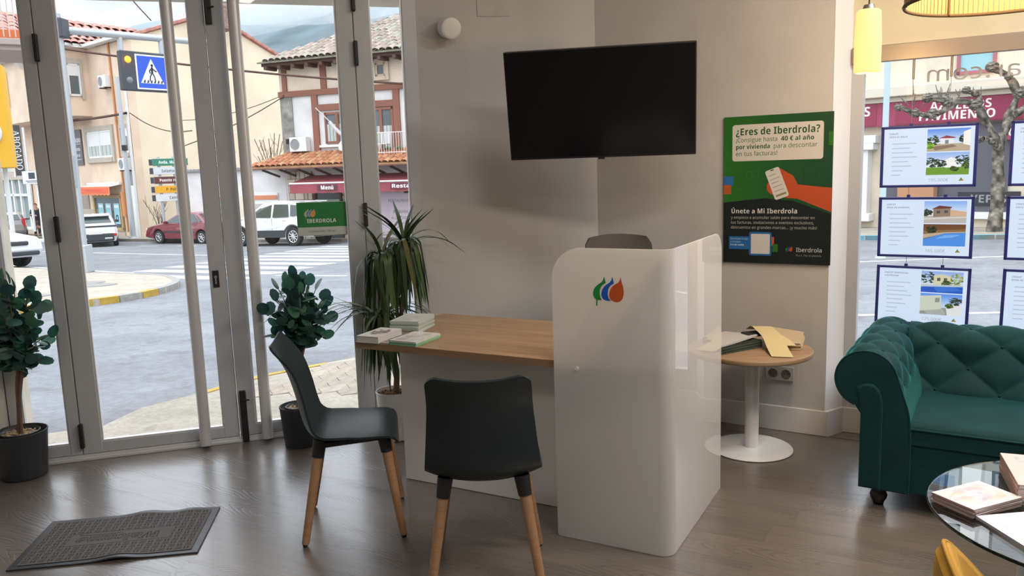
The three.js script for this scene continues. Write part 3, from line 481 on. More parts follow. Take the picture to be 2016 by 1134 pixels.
// ---------- papers on the side table ----------
{
  const dark = M(new THREE.Color(0.02, 0.035, 0.025), 0.5), yaw = 31 * D;
  for (let k = 0; k < 3; k++) booklet('document_folder', 'dark green folder, ' + ['lowest', 'middle one', 'topmost'][k] + ' of the pile on the side table', 'folder', [1.108, 0.5454 + k * 0.0128, -4.105], yaw + (k - 1) * 0.03, 0.30, 0.22, 0.0125, { side: dark, print: dark }, M(new THREE.Color(0.05, 0.07, 0.05), 0.8), 'dark folders on the side table');
  const sheet = (name, label, p, yw, w, d, curl, m, n = 1) => { const o = thing(name, label, 'papers', p, yw); for (let k = 0; k < n; k++) part(o, 'sheet', mg([0, 0.0007].map((dy) => grid(14, 14, (u, v) => [(u - 0.5) * w + k * 0.006, dy + k * 0.0016 + curl(u, v), (v - 0.5) * d - k * 0.004]))), m); return o; };
  const mPaper = M(new THREE.Color(0.55, 0.52, 0.50), 0.7), kraft = M(new THREE.Color(0.52, 0.40, 0.25), 0.7), mYel = M(new THREE.Color(0.66, 0.55, 0.28), 0.6);
  sheet('loose_papers', 'curled white papers lying on the dark folders of the side table', [1.10, 0.5848, -4.12], yaw + 0.12, 0.30, 0.21, (u, v) => 0.012 * u * u * v, mPaper, 3);
  const kp = thing('kraft_envelopes', 'bundle of tan kraft envelopes at the right of the side table', 'papers', [1.425, 0.5454, -4.125], -24 * D);
  for (let k = 0; k < 5; k++) part(kp, 'envelope', B(0.175, 0.0058, 0.24, (k % 2) * 0.004, 0.0032 + k * 0.0064, (k % 3) * -0.004, 0.002), kraft);
  part(kp, 'curled_envelope', mg([0, 0.001].map((dy) => grid(12, 12, (u, v) => [(u - 0.5) * 0.17, 0.034 + dy + 0.035 * (1 - v) * (1 - v) * (1 - u * 0.6), (v - 0.5) * 0.235]))), kraft);
  const ye = thing('yellow_paper_strip', 'long yellow paper strip draped over the papers on the side table', 'papers', [0, 0, 0]);
  const yc = new THREE.CatmullRomCurve3([[1.31, 0.606, -4.25], [1.325, 0.628, -4.22], [1.335, 0.618, -4.15], [1.34, 0.60, -4.06], [1.334, 0.572, -3.98], [1.325, 0.556, -3.90], [1.32, 0.548, -3.85]].map((p) => V(...p)));
  part(ye, 'sheet', mg([0, 0.0012].map((dy) => grid(4, 30, (u, v) => { const p = yc.getPointAt(v); return [p.x + (u - 0.5) * 0.098, p.y + dy, p.z + (u - 0.5) * 0.03]; }))), mYel);
  part(ye, 'second_sheet', mg([0, 0.0012].map((dy) => grid(4, 12, (u, v) => [1.355 + 0.03 * v + (u - 0.5) * 0.09, 0.6 + dy - 0.028 * v * v, -4.12 + 0.13 * v + (u - 0.5) * 0.03]))), mYel);
  const bp = thing('note_pad', 'small dark bound pad standing behind the yellow strip', 'notepad', [1.27, 0.5854, -4.19], 0.3);
  part(bp, 'cover', B(0.09, 0.018, 0.07, 0, 0.009, 0, 0.002), mBlack); part(bp, 'pages', B(0.084, 0.014, 0.067, 0.004, 0.009, 0.001), mPaper);
}
// ---------- doormat ----------
{
  const W = 0.725, H = 0.452, mt = thing('doormat', 'grey rubber doormat with a welcome text and woven relief', 'doormat', [-1.710, 0, -3.255], 8.3 * D);
  const wave = (x, z) => 0.013 * Math.exp(-Math.pow((x - 0.05) / 0.07, 2)) * sstep(0.1, 0.226, Math.abs(z)) + 0.008 * Math.exp(-Math.pow((x - 0.24) / 0.05, 2)) * sstep(0.1, 0.22, -z);
  const surf = (x0, x1, z0, z1, y, nx = 60, nz = 40) => grid(nx, nz, (u, v) => { const x = lerp(x0, x1, u), z = lerp(z0, z1, v); return [x, y + wave(x, z), z]; });
  const base = [surf(-W / 2, W / 2, -H / 2, H / 2, 0.007), surf(-W / 2, W / 2, -H / 2, H / 2, 0.0006)];
  for (const z of [-H / 2, H / 2]) base.push(grid(60, 1, (u, v) => { const x = lerp(-W / 2, W / 2, u); return [x, 0.0006 + v * 0.0064 + wave(x, z), z]; }));
  for (const x of [-W / 2, W / 2]) base.push(grid(1, 30, (u, v) => { const z = lerp(-H / 2, H / 2, v); return [x, 0.0006 + u * 0.0064 + wave(x, z), z]; }));
  part(mt, 'border', mg(base), M(new THREE.Color(0.038, 0.040, 0.047), 0.42));
  const cvs = (bump) => canvasTex(1400, 820, (c, w, h) => {
    c.fillStyle = bump ? '#909090' : '#66615e'; c.fillRect(0, 0, w, h); const q = rng(4), dark = bump ? '#000000' : '#2c2a2c';
    for (let j = 0; j < 13; j++) for (let i = 0; i < 20; i++) { const x = 24 + i * 69, y = 24 + j * 61; if (x > 250 && x < 1110 && y > 270 && y < 500) continue; c.fillStyle = dark; if ((i + j) % 2) for (let k = 0; k < 2; k++) { c.beginPath(); c.roundRect(x, y + 6 + k * 26, 54, 12, 6); c.fill(); } else for (let k = 0; k < 2; k++) { c.beginPath(); c.roundRect(x + 10 + k * 26, y + 2, 12, 46, 6); c.fill(); } }
    c.fillStyle = bump ? '#a8a8a8' : '#66615e'; c.fillRect(262, 276, 880, 250); c.strokeStyle = dark; c.lineWidth = 7; c.beginPath(); c.moveTo(262, 282); c.lineTo(1142, 282); c.moveTo(262, 520); c.lineTo(1142, 520); c.stroke();
    c.font = 'italic bold 168px serif'; c.lineWidth = 8; c.strokeStyle = dark; c.strokeText('Welcome', 340, 440, 720); if (bump) { c.fillStyle = '#d0d0d0'; c.fillText('Welcome', 340, 440, 720); }
    c.lineWidth = 12; c.beginPath(); c.moveTo(700, 480); c.quadraticCurveTo(900, 455, 1080, 490); c.stroke();
  });
  const bt = cvs(true); bt.colorSpace = THREE.NoColorSpace;
  const top = surf(-W / 2 + 0.03, W / 2 - 0.03, -H / 2 + 0.026, H / 2 - 0.026, 0.0092); { const uv = top.attributes.uv; for (let i = 0; i < uv.count; i++) uv.setXY(i, 1 - uv.getX(i), uv.getY(i)); }
  part(mt, 'tread_panel', top, M('#ffffff', 0.75, { map: cvs(false), bumpMap: bt, bumpScale: 0.004 }));
}
// ---------- lit property displays hanging in the window ----------
{
  const mFrame = M(new THREE.Color(0.028, 0.035, 0.19), 0.3), mCable = M(new THREE.Color(0.35, 0.30, 0.22), 0.4, { metalness: 0.6 });
  const pic = (sky, ground, extra) => (c, x, y, w, h) => { // small printed photograph: sky, ground, then what stands on it, in fractions of the frame
    c.save(); c.beginPath(); c.rect(x, y, w, h); c.clip(); c.translate(x, y); c.scale(w, h);
    const g = c.createLinearGradient(0, 0, 0, 0.55); g.addColorStop(0, sky[0]); g.addColorStop(1, sky[1]); c.fillStyle = g; c.fillRect(0, 0, 1, 1); c.fillStyle = ground; c.fillRect(0, 0.66, 1, 0.34);
    const q = rng(w + extra.length), tree = (tx, ty, r, col) => { for (let k = 0; k < 60; k++) { const a = q() * 6.28, d = Math.sqrt(q()) * r, v = q(); c.fillStyle = col.map((n) => Math.round(n * (0.6 + 0.7 * v))).reduce((t, n) => t + n + ',', 'rgba(') + '0.8)'; c.beginPath(); c.ellipse(tx + d * Math.cos(a), ty + d * Math.sin(a) * 1.3, 0.012 + 0.02 * q(), 0.02 + 0.03 * q(), q() * 3, 0, 7); c.fill(); } };
    const P = (col, ...pts) => { c.fillStyle = col; c.beginPath(); pts.forEach((p, k) => (k ? c.lineTo(...p) : c.moveTo(...p))); c.closePath(); c.fill(); };
    for (const e of extra) typeof e[0] === 'string' ? P(...e) : tree(...e);
    c.restore();
  };
  const gT = [70, 92, 48], dT = [48, 62, 44], oT = [140, 150, 60];
  const scenes = [
    pic(['#5d8fe6', '#cfdff4'], '#b4a892', [[0.12, 0.5, 0.16, dT], [0.86, 0.46, 0.12, dT], ['#dfe6ea', [0.32, 0.42], [0.62, 0.40], [0.62, 0.66], [0.32, 0.68]], ['#8d4254', [0.27, 0.42], [0.45, 0.30], [0.68, 0.40], [0.62, 0.43]], ['#7d8794', [0.42, 0.5], [0.5, 0.5], [0.5, 0.66], [0.42, 0.67]], ['#eeeeea', [0.84, 0.16], [1, 0.05], [1, 0.78], [0.84, 0.7]], ['#8a7768', [0.1, 0.78], [0.6, 0.70], [0.7, 0.8], [0.2, 0.95]], [0.06, 0.74, 0.09, [120, 175, 60]]]),
    pic(['#8fb4ee', '#dce7f4'], '#6f9a3d', [['#e8edef', [0.44, 0.34], [0.58, 0.22], [0.74, 0.34], [0.74, 0.68], [0.44, 0.68]], [0.14, 0.42, 0.17, dT], [0.34, 0.5, 0.12, dT], [0.84, 0.36, 0.17, dT], [0.66, 0.74, 0.08, gT], [0.94, 0.6, 0.1, gT]]),
    pic(['#86aef0', '#d6e4f6'], '#b8b6b2', [['#8f7c6d', [0.22, 0.34], [0.62, 0.26], [0.64, 0.68], [0.22, 0.72]], ['#6b4138', [0.18, 0.36], [0.36, 0.2], [0.66, 0.26], [0.64, 0.32]], ['#cdae92', [0.62, 0.38], [1, 0.48], [1, 0.68], [0.62, 0.68]], ['#4b545c', [0.3, 0.44], [0.38, 0.43], [0.38, 0.55], [0.3, 0.56]], ['#4b545c', [0.48, 0.42], [0.56, 0.41], [0.56, 0.53], [0.48, 0.54]], [0.06, 0.52, 0.12, dT], ['#d4d2ce', [0, 0.78], [1, 0.70], [1, 0.74], [0, 0.84]]]),
    pic(['#6d4a33', '#7a5638'], '#3f7fda', [['#8a6a4c', [0, 0.30], [1, 0.22], [1, 0.34], [0, 0.46]], ['#b9aa94', [0, 0.46], [0.5, 0.36], [1, 0.33], [1, 0.37], [0.52, 0.41], [0, 0.66]], ['#4f8fe2', [0.5, 0.41], [1, 0.37], [1, 1], [0, 1], [0, 0.7]], ['#78aeee', [0.5, 0.5], [0.9, 0.46], [0.7, 0.6], [0.3, 0.66]], [0.2, 0.24, 0.12, dT]]),
    pic(['#8fb0ea', '#cddcf2'], '#2f5ec4', [[0.15, 0.3, 0.2, dT], [0.85, 0.36, 0.2, oT], ['#d2cead', [0.3, 0.2], [0.5, 0.12], [0.7, 0.22], [0.7, 0.6], [0.3, 0.62]], ['#59635c', [0.38, 0.3], [0.46, 0.29], [0.46, 0.44], [0.38, 0.45]], ['#59635c', [0.54, 0.29], [0.62, 0.3], [0.62, 0.44], [0.54, 0.44]], [0.6, 0.56, 0.1, gT], ['#b8c8d0', [0, 0.64], [1, 0.6], [1, 0.68], [0, 0.74]], ['#3f74d4', [0.3, 0.74], [0.8, 0.7], [1, 0.86], [0.4, 0.98]]]),
    pic(['#5f92ec', '#bcd4f4'], '#959b94', [['#c9d2c4', [0, 0.14], [0.5, 0.06], [0.52, 0.72], [0, 0.86]], ['#8d968e', [0.36, 0.2], [0.47, 0.18], [0.47, 0.4], [0.36, 0.42]], ['#dfe3e6', [0.62, 0.5], [1, 0.44], [1, 1], [0.66, 1]], [0.86, 0.32, 0.14, dT], [0.7, 0.56, 0.08, gT], ['#aab0aa', [0.1, 0.84], [0.55, 0.7], [0.64, 0.98], [0.2, 1]]]),
  ];
  const info = [['CHALET', 'VISTA AL VALLE', '195.000€', 0, 1], ['CHALET', 'ZONA DE ALAMEDA', '165.000€', 2, 3], ['CHALET INDIVIDUAL', 'A ESTRENAR', '175.000€', 4, 5]];
  const tex = info.map(([a, b, price, i, j]) => canvasTex(840, 580, (c, w, h) => {
    c.fillStyle = '#d3e4fb'; c.fillRect(0, 0, w, h); c.fillStyle = '#8d96ab'; c.font = 'bold 24px sans-serif'; c.fillText(a, 50, 60); c.fillText(b, 50, 92);
    c.fillStyle = '#b4c0d4'; for (let k = 0; k < 8; k++) c.fillRect(80, 150 + k * 46, [230, 170, 200, 240, 160, 190, 110, 90][k], 9);
    scenes[i](c, 410, 20, 390, 225); scenes[j](c, 410, 256, 390, 225); c.fillStyle = '#a7aab8'; c.font = '46px sans-serif'; c.fillText(price, 430, 548, 250); c.fillStyle = '#3d8f4a'; c.beginPath(); c.moveTo(712, 544); c.lineTo(734, 508); c.lineTo(752, 544); c.fill(); c.fillStyle = '#c97a2e'; c.fillRect(726, 532, 30, 10);
  }));
  const rows = [[1.346, 1.656], [0.987, 1.297], [0.634, 0.940]], cols = [0.203, 0.773];
  const words = ['top', 'middle', 'bottom'];
  cols.forEach((x, ci) => rows.forEach(([y0, y1], ri) => {
    const o = thing('window_display', `lit property advert in dark blue frame, ${words[ri]} of the ${ci ? 'right' : 'left'} window column`, 'display', at(WW, x + 0.218, (y0 + y1) / 2, 0.012), WW.yaw + (ri === 2 ? 0 : 0)), w = 0.436, h = y1 - y0;
    if (ri === 2) o.rotation.z = -0.012;
    part(o, 'frame', mg([BB(-w / 2, w / 2, h / 2 - 0.013, h / 2, -0.008, 0.008, 0.003), BB(-w / 2, w / 2, -h / 2, -h / 2 + 0.013, -0.008, 0.008, 0.003), BB(-w / 2, -w / 2 + 0.015, -h / 2, h / 2, -0.008, 0.008, 0.003), BB(w / 2 - 0.015, w / 2, -h / 2, h / 2, -0.008, 0.008, 0.003), BB(-w / 2 + 0.01, w / 2 - 0.01, -h / 2 + 0.01, h / 2 - 0.01, -0.006, 0.002)]), mFrame);
    const t = tex[(ri + ci * 2) % 3];
    part(o, 'lit_screen', new THREE.PlaneGeometry(w - 0.028, h - 0.024).translate(0, 0, 0.0045), M(new THREE.Color(0.25, 0.25, 0.25), 0.25, { map: t, emissive: '#ffffff', emissiveMap: t, emissiveIntensity: 0.5 }));
    part(o, 'cable_clip', mg([-0.08, 0.088].map((dx) => BB(dx - 0.008, dx + 0.008, h / 2 - 0.004, h / 2 + 0.012, -0.006, 0.006))), mFrame);
    const L = new THREE.RectAreaLight(0xd8e6ff, 0.15, w - 0.03, h - 0.03); L.position.set(0, 0, 0.012); L.rotation.y = Math.PI; o.add(L);
    if (ri === 0) for (const dx of [-0.08, 0.088]) { part(o, 'hanger_rod', rod([dx, 1.985 - (y0 + y1) / 2, 0], [dx, 1.885 - (y0 + y1) / 2, 0], 0.006), mCable); part(o, 'cable', rod([dx, 1.885 - (y0 + y1) / 2, 0], [dx, h / 2 + 0.008, 0], 0.0012), mCable); }
    else for (const dx of [-0.08, 0.088]) part(o, 'cable', rod([dx, rows[ri - 1][0] - (y0 + y1) / 2 + 0.002, 0], [dx, h / 2 + 0.008, 0], 0.0012), mCable);
  }));
}
// vinyl letters on the outside of the pane, read from the street
{
  const font = await new FontLoader().loadAsync('fonts/droid/droid_sans_regular.typeface.json');
  const t = thing('window_lettering', 'grey vinyl letters on the shop window, seen mirrored from inside', 'lettering', at(WW, 0.785, 1.872, -0.0415), WW.yaw + Math.PI);
  const g = new TextGeometry('ar.com', { font, size: 0.075, depth: 0.0008, curveSegments: 6 }); g.computeBoundingBox(); g.translate(0, 0, 0);
  part(t, 'letters', g.scale(1.28, 1, 1).translate(-0.02, 0, 0), M(new THREE.Color(0.60, 0.59, 0.58), 0.8, { transmission: 0.4, thickness: 0 }));
}
// ---------- lamps ----------
function lampLight(o, color, cd, y, r) { const L = new THREE.PointLight(color, cd, 0, 2); L.position.set(0, y, 0); L.shadow.radius = r; L.castShadow = true; o.add(L); }
{
  const p = thing('pendant_lamp', 'glowing cylindrical opal glass pendant lamp in front of the window frame', 'lamp', [1.492, 0, -3.4]);
  part(p, 'glass_shade', lathe([[0.0, 2.103], [0.038, 2.103], [0.047, 2.095], [0.0525, 1.98], [0.0515, 1.86], [0.046, 1.852], [0.042, 1.852], [0.046, 1.98], [0.042, 2.09], [0, 2.096]], 40), M(new THREE.Color(0.45, 0.33, 0.18), 0.35, { emissive: new THREE.Color(1, 0.60, 0.20), emissiveIntensity: 0.82 }));
  part(p, 'bulb', new THREE.SphereGeometry(0.025, 16, 12).translate(0, 1.985, 0), M('#fff0d0', 0.4, { emissive: new THREE.Color(1, 0.75, 0.4), emissiveIntensity: 1.5 }));
  part(p, 'cord', Cy(0.003, 0.003, ROOM_H - 2.11, 0, (ROOM_H + 2.10) / 2, 0, 8), mBlack);
  part(p, 'cap', Cy(0.02, 0.026, 0.02, 0, 2.112, 0), mChrome);
  part(p, 'ceiling_rose', Cy(0.045, 0.045, 0.02, 0, ROOM_H - 0.011, 0), mWhite);
  lampLight(p, new THREE.Color(1, 0.62, 0.28), PENDANT_LAMP, 1.985, 2);
}
{
  const y0 = 1.965, hh = 0.30, Rb = 0.30, Rt = 0.27, r = thing('rattan_lamp', 'large round rattan lampshade hanging at the top right', 'lamp', [1.505, 0, -2.47]), mR = M(new THREE.Color(0.42, 0.27, 0.12), 0.7), mD = M(new THREE.Color(0.10, 0.065, 0.03), 0.7), slats = [];
  for (let k = 0; k < 118; k++) { const a = k / 118 * Math.PI * 2, g = B(0.0125, hh, 0.003, 0, 0, 0); g.rotateY(Math.PI / 2 - a + 0); const tx = Rb * Math.cos(a), tz = Rb * Math.sin(a); g.applyMatrix4(new THREE.Matrix4().makeTranslation(tx * 0.95, y0 + hh / 2, tz * 0.95)); slats.push(g); }
  const sl = part(r, 'rattan_slats', mg(slats), mR); sl.userData.kind = 'stuff';
  const ring = (R, y, q, m) => part(r, 'ring', new THREE.TorusGeometry(R, q, 8, 80).rotateX(Math.PI / 2).translate(0, y, 0), m);
  ring(Rb * 0.955, y0, 0.006, mD); ring(Rb * 0.955, y0 + hh, 0.006, mD); ring(Rb * 0.938, y0 + 0.09, 0.003, mD);
  for (let k = 0; k < 6; k++) { const a = k / 6 * Math.PI * 2 + 0.4; part(r, 'rib', rod([Rb * 0.935 * Math.cos(a), y0, Rb * 0.935 * Math.sin(a)], [Rb * 0.935 * Math.cos(a), y0 + hh, Rb * 0.935 * Math.sin(a)], 0.004), mD); }
  part(r, 'holder', mg([rod([-Rb * 0.94, y0 + hh, 0], [Rb * 0.94, y0 + hh, 0], 0.003), rod([0, y0 + hh, -Rb * 0.94], [0, y0 + hh, Rb * 0.94], 0.003), Cy(0.02, 0.02, 0.08, 0, y0 + hh - 0.03, 0)]), mBlack);
  part(r, 'bulb', new THREE.SphereGeometry(0.035, 20, 14).translate(0, y0 + 0.18, 0), M('#fff0d0', 0.4, { emissive: new THREE.Color(1, 0.75, 0.4), emissiveIntensity: 2 }));
  part(r, 'cord', Cy(0.003, 0.003, ROOM_H - y0 - hh, 0, (ROOM_H + y0 + hh) / 2, 0, 8), mBlack);
  lampLight(r, new THREE.Color(1, 0.66, 0.33), SHADE_LAMP, y0 + 0.18, 2);
}
// three unseen ceiling panels, added as fill light for the office
for (const [i, x, z] of [[0, 1.35, -1.15], [1, -0.6, 0.0], [2, 2.7, -2.35]]) {
  const o = thing('ceiling_fill_panel', ['unseen ceiling fill panel added over the seating corner', 'unseen ceiling fill panel added at the back of the office', 'unseen ceiling fill panel added above the velvet sofa'][i], 'lamp', [x, ROOM_H - 0.03, z]);
  part(o, 'frame', B(1.24, 0.028, 0.62, 0, 0.014, 0, 0.004), mWhite);
  part(o, 'light_diffuser', B(1.20, 0.004, 0.58, 0, -0.001, 0), M('#fff4e4', 0.5, { emissive: new THREE.Color(1, 0.91, 0.8), emissiveIntensity: 1.2 }));
  const L = new THREE.RectAreaLight(new THREE.Color(1, 0.97, 0.94), CEILING_FILL * [0.9, 0.3, 1.3][i], 1.20, 0.58); L.position.set(0, -0.006, 0); L.rotation.x = -Math.PI / 2; o.add(L);
}
// ---------- yellow armchair ----------
{
  const c = thing('yellow_armchair', 'mustard yellow upholstered chair, its back top showing at the bottom edge', 'armchair', [1.10, 0, -1.385], 1.2), m = M(new THREE.Color(0.56, 0.29, 0.022), 0.75, { map: velvetTone, sheen: 0.6, sheenColor: new THREE.Color(0.8, 0.5, 0.1), sheenRoughness: 0.5 });
  const S = (o) => (u, v) => { const a = (u - 0.5) * 2.9, q = Math.abs(2 * u - 1), top = 0.722 - 0.36 * Math.pow(q, 1.7), y = lerp(0.24, top, v), R = 0.245 + o + 0.045 * v - (v > 0.92 ? (v - 0.92) * 0.10 * (o > 0 ? 1 : -1) : 0); return [R * Math.sin(a), y + (v > 0.985 ? 0.004 : 0), -R * Math.cos(a) * 0.95]; };
  const rim = (k) => grid(40, 6, (u, v) => { const A = S(0.028)(u, k), Bq = S(-0.028)(u, k), b = Math.sin(Math.PI * v) * 0.02 * (k ? 1 : -1); return [lerp(A[0], Bq[0], v), A[1] + b, lerp(A[2], Bq[2], v)]; }), end = (u0) => grid(6, 16, (u, v) => { const A = S(0.028)(u0, v), Bq = S(-0.028)(u0, v); return [lerp(A[0], Bq[0], u), A[1], lerp(A[2], Bq[2], u)]; });
  part(c, 'backrest', mg([grid(40, 20, S(0.028)), grid(40, 20, S(-0.028)), rim(1), rim(0), end(0), end(1)]), m);
  part(c, 'seam', tube(Array.from({ length: 15 }, (_, i) => { const p = S(-0.002)(0.05 + 0.9 * i / 14, 1); return [p[0], p[1] + 0.021, p[2]]; }), 0.0045, 80, 6), m);
  part(c, 'seat', lathe([[0, 0.33], [0.2, 0.33], [0.225, 0.35], [0.228, 0.40], [0.215, 0.43], [0.1, 0.445], [0, 0.448]], 40), m);
  for (const [x, z] of [[-0.17, -0.15], [0.17, -0.15], [-0.17, 0.15], [0.17, 0.15]]) part(c, 'leg', rod([x, 0.335, z], [x * 1.25, 0, z * 1.25], 0.017, 0.011), mBlack);
}
// ---------- plants ----------
const mSoil = M(new THREE.Color(0.10, 0.06, 0.035), 0.95), mBark = M(new THREE.Color(0.16, 0.105, 0.075), 0.9), mBarkPale = M(new THREE.Color(0.40, 0.30, 0.18), 0.9);
const leafMat = (c, t = 0.35) => M(new THREE.Color(...c), 0.55, { transmission: t, thickness: 0 });
function planter(o, rTop, rBot, h, m, inner) { part(o, 'pot', lathe([[0, 0.001], [rBot - 0.008, 0.001], [rBot, 0.008], [rTop - 0.003, h - 0.012], [rTop, h - 0.005], [rTop - 0.002, h], [rTop - 0.008, h - 0.002], [rTop - 0.014, h - 0.05], [0.01, h - 0.07]], 48), m); if (inner) part(o, 'inner_pot', lathe([[0.0, h - 0.07], [inner, h - 0.07], [inner + 0.008, h - 0.004], [inner + 0.002, h], [inner - 0.004, h - 0.012]], 40).translate(0.005, 0, 0.004), m); }
function chips(o, R, y, n, m, seed) { const r = rng(seed), l = []; for (let i = 0; i < n; i++) { const a = r() * 6.283, d = Math.sqrt(r()) * R; l.push(B(0.008 + r() * 0.018, 0.003 + r() * 0.004, 0.005 + r() * 0.006, 0, 0, 0).rotateZ((r() - 0.5) * 0.9).rotateY(r() * 6.28).translate(d * Math.cos(a), y + r() * 0.008, d * Math.sin(a))); } const c = part(o, 'bark_chips', mg([...l, Cy(R, R, 0.004, 0, y - 0.002, 0, 24)]), m); c.userData.kind = 'stuff'; }
function discLeaf(bend) { // rounded eucalyptus leaf, shallow cup, stalk at the origin, growing along +x
  const g = grid(10, 8, (u, v) => { const a = u * Math.PI * 2, r = v, x = 0.5 + 0.5 * r * Math.cos(a), z = 0.46 * r * Math.sin(a) * (1 - 0.10 * Math.cos(a)); return [x, -bend * x * x + 0.12 * z * z + 0.02 * Math.abs(z), z]; }); return g;
}
const discLeaves = [discLeaf(0.05), discLeaf(0.18), discLeaf(-0.1)];
function eucalyptus(label, p, o) {
  const t = thing('potted_eucalyptus', label, 'potted plant', p, o.yaw || 0, 'potted eucalyptus trees by the glass doors'), r = rng(o.seed);
  planter(t, o.pr, o.pb, o.ph, M(new THREE.Color(0.022, 0.025, 0.03), 0.5), o.pr * 0.66);
  chips(t, o.pr * 0.62, o.ph - 0.018, 70, mBarkPale, o.seed + 1);
  const base = o.ph - 0.03, C = o.c, lean = o.lean;
  part(t, 'trunk', mg([tube([[0, base, 0], [lean * 0.2 + 0.006, base + (C[1] - base) * 0.35, 0.004], [lean * 0.5 - 0.004, base + (C[1] - base) * 0.7, -0.004], [C[0], C[1], C[2]]], o.tr, 24, 10), tube([[0.018, base, 0.012], [lean * 0.3 + 0.016, base + (C[1] - base) * 0.5, 0.012], [C[0] + 0.03, C[1], C[2] + 0.02]], o.tr * 0.62, 20, 8)]), mBark);
  const mats = [leafMat([0.030, 0.130, 0.098]), leafMat([0.022, 0.094, 0.078]), leafMat([0.050, 0.180, 0.105]), leafMat([0.018, 0.076, 0.070])], br = [];
  const place = (q, dir, size) => { const up = V(0, 1, 0), x = dir.clone().normalize(), n = V(0, 0.32, 0.12).addScaledVector(V(r() - 0.5, r() - 0.5, r() - 0.5), 1.6), z = new THREE.Vector3().crossVectors(x, n).normalize(), y = new THREE.Vector3().crossVectors(z, x); const m = new THREE.Matrix4().makeBasis(x, y, z); const L = part(t, 'leaf', discLeaves[Math.floor(r() * 3)], mats[Math.floor(r() * 4)]); L.quaternion.setFromRotationMatrix(m); L.position.copy(q); L.scale.setScalar(size); };
  for (let b = 0; b < o.nb; b++) {
    const az = b * 2.39996 + r() * 0.5, el = lerp(-0.55, 1.45, (b + 0.5) / o.nb), e = V(C[0] + o.rx * Math.cos(az) * Math.cos(el) * (0.8 + 0.25 * r()), C[1] + o.up + o.ry * Math.sin(el) * (0.85 + 0.2 * r()), C[2] + o.rz * Math.sin(az) * Math.cos(el) * (0.8 + 0.25 * r()));
    const mid = V(lerp(C[0], e.x, 0.45), lerp(C[1] - 0.03, e.y, 0.5) + 0.03, lerp(C[2], e.z, 0.45)), crv = new THREE.CatmullRomCurve3([V(C[0], C[1] - 0.05 - 0.06 * r(), C[2]), mid, e]);
    br.push(new THREE.TubeGeometry(crv, 10, 0.0026, 5));
    for (let k = 0; k < o.nl; k++) { const s = lerp(0.30, 1, (k + r() * 0.5) / o.nl), q = crv.getPointAt(Math.min(1, s)), g = crv.getTangentAt(Math.min(1, s)); for (const sd of [-1, 1]) { const d = g.clone().multiplyScalar(0.35).add(V(-g.z, 0.2, g.x).normalize().multiplyScalar(sd)).add(V(r() - 0.5, r() - 0.5, r() - 0.5).multiplyScalar(0.9)); place(q, d, o.ls * (0.72 + 0.5 * r())); } }
    place(e, crv.getTangentAt(1), o.ls);
  }
  part(t, 'twigs', mg(br), mBark);
}
eucalyptus('small artificial eucalyptus tree in a dark pot at the left end of the glass doors', [-2.585, 0, -4.03], { seed: 11, pr: 0.132, pb: 0.108, ph: 0.245, c: [0.045, 0.60, 0], lean: 0.05, tr: 0.013, nb: 23, nl: 5, rx: 0.165, ry: 0.27, rz: 0.16, up: 0.15, ls: 0.072 });
eucalyptus('small artificial eucalyptus tree in a dark pot behind the side-on plastic chair', [-1.225, 0, -4.375], { seed: 23, pr: 0.105, pb: 0.086, ph: 0.232, c: [0.04, 0.59, 0], lean: 0.02, tr: 0.010, nb: 26, nl: 5, rx: 0.172, ry: 0.215, rz: 0.12, up: 0.14, ls: 0.073 });
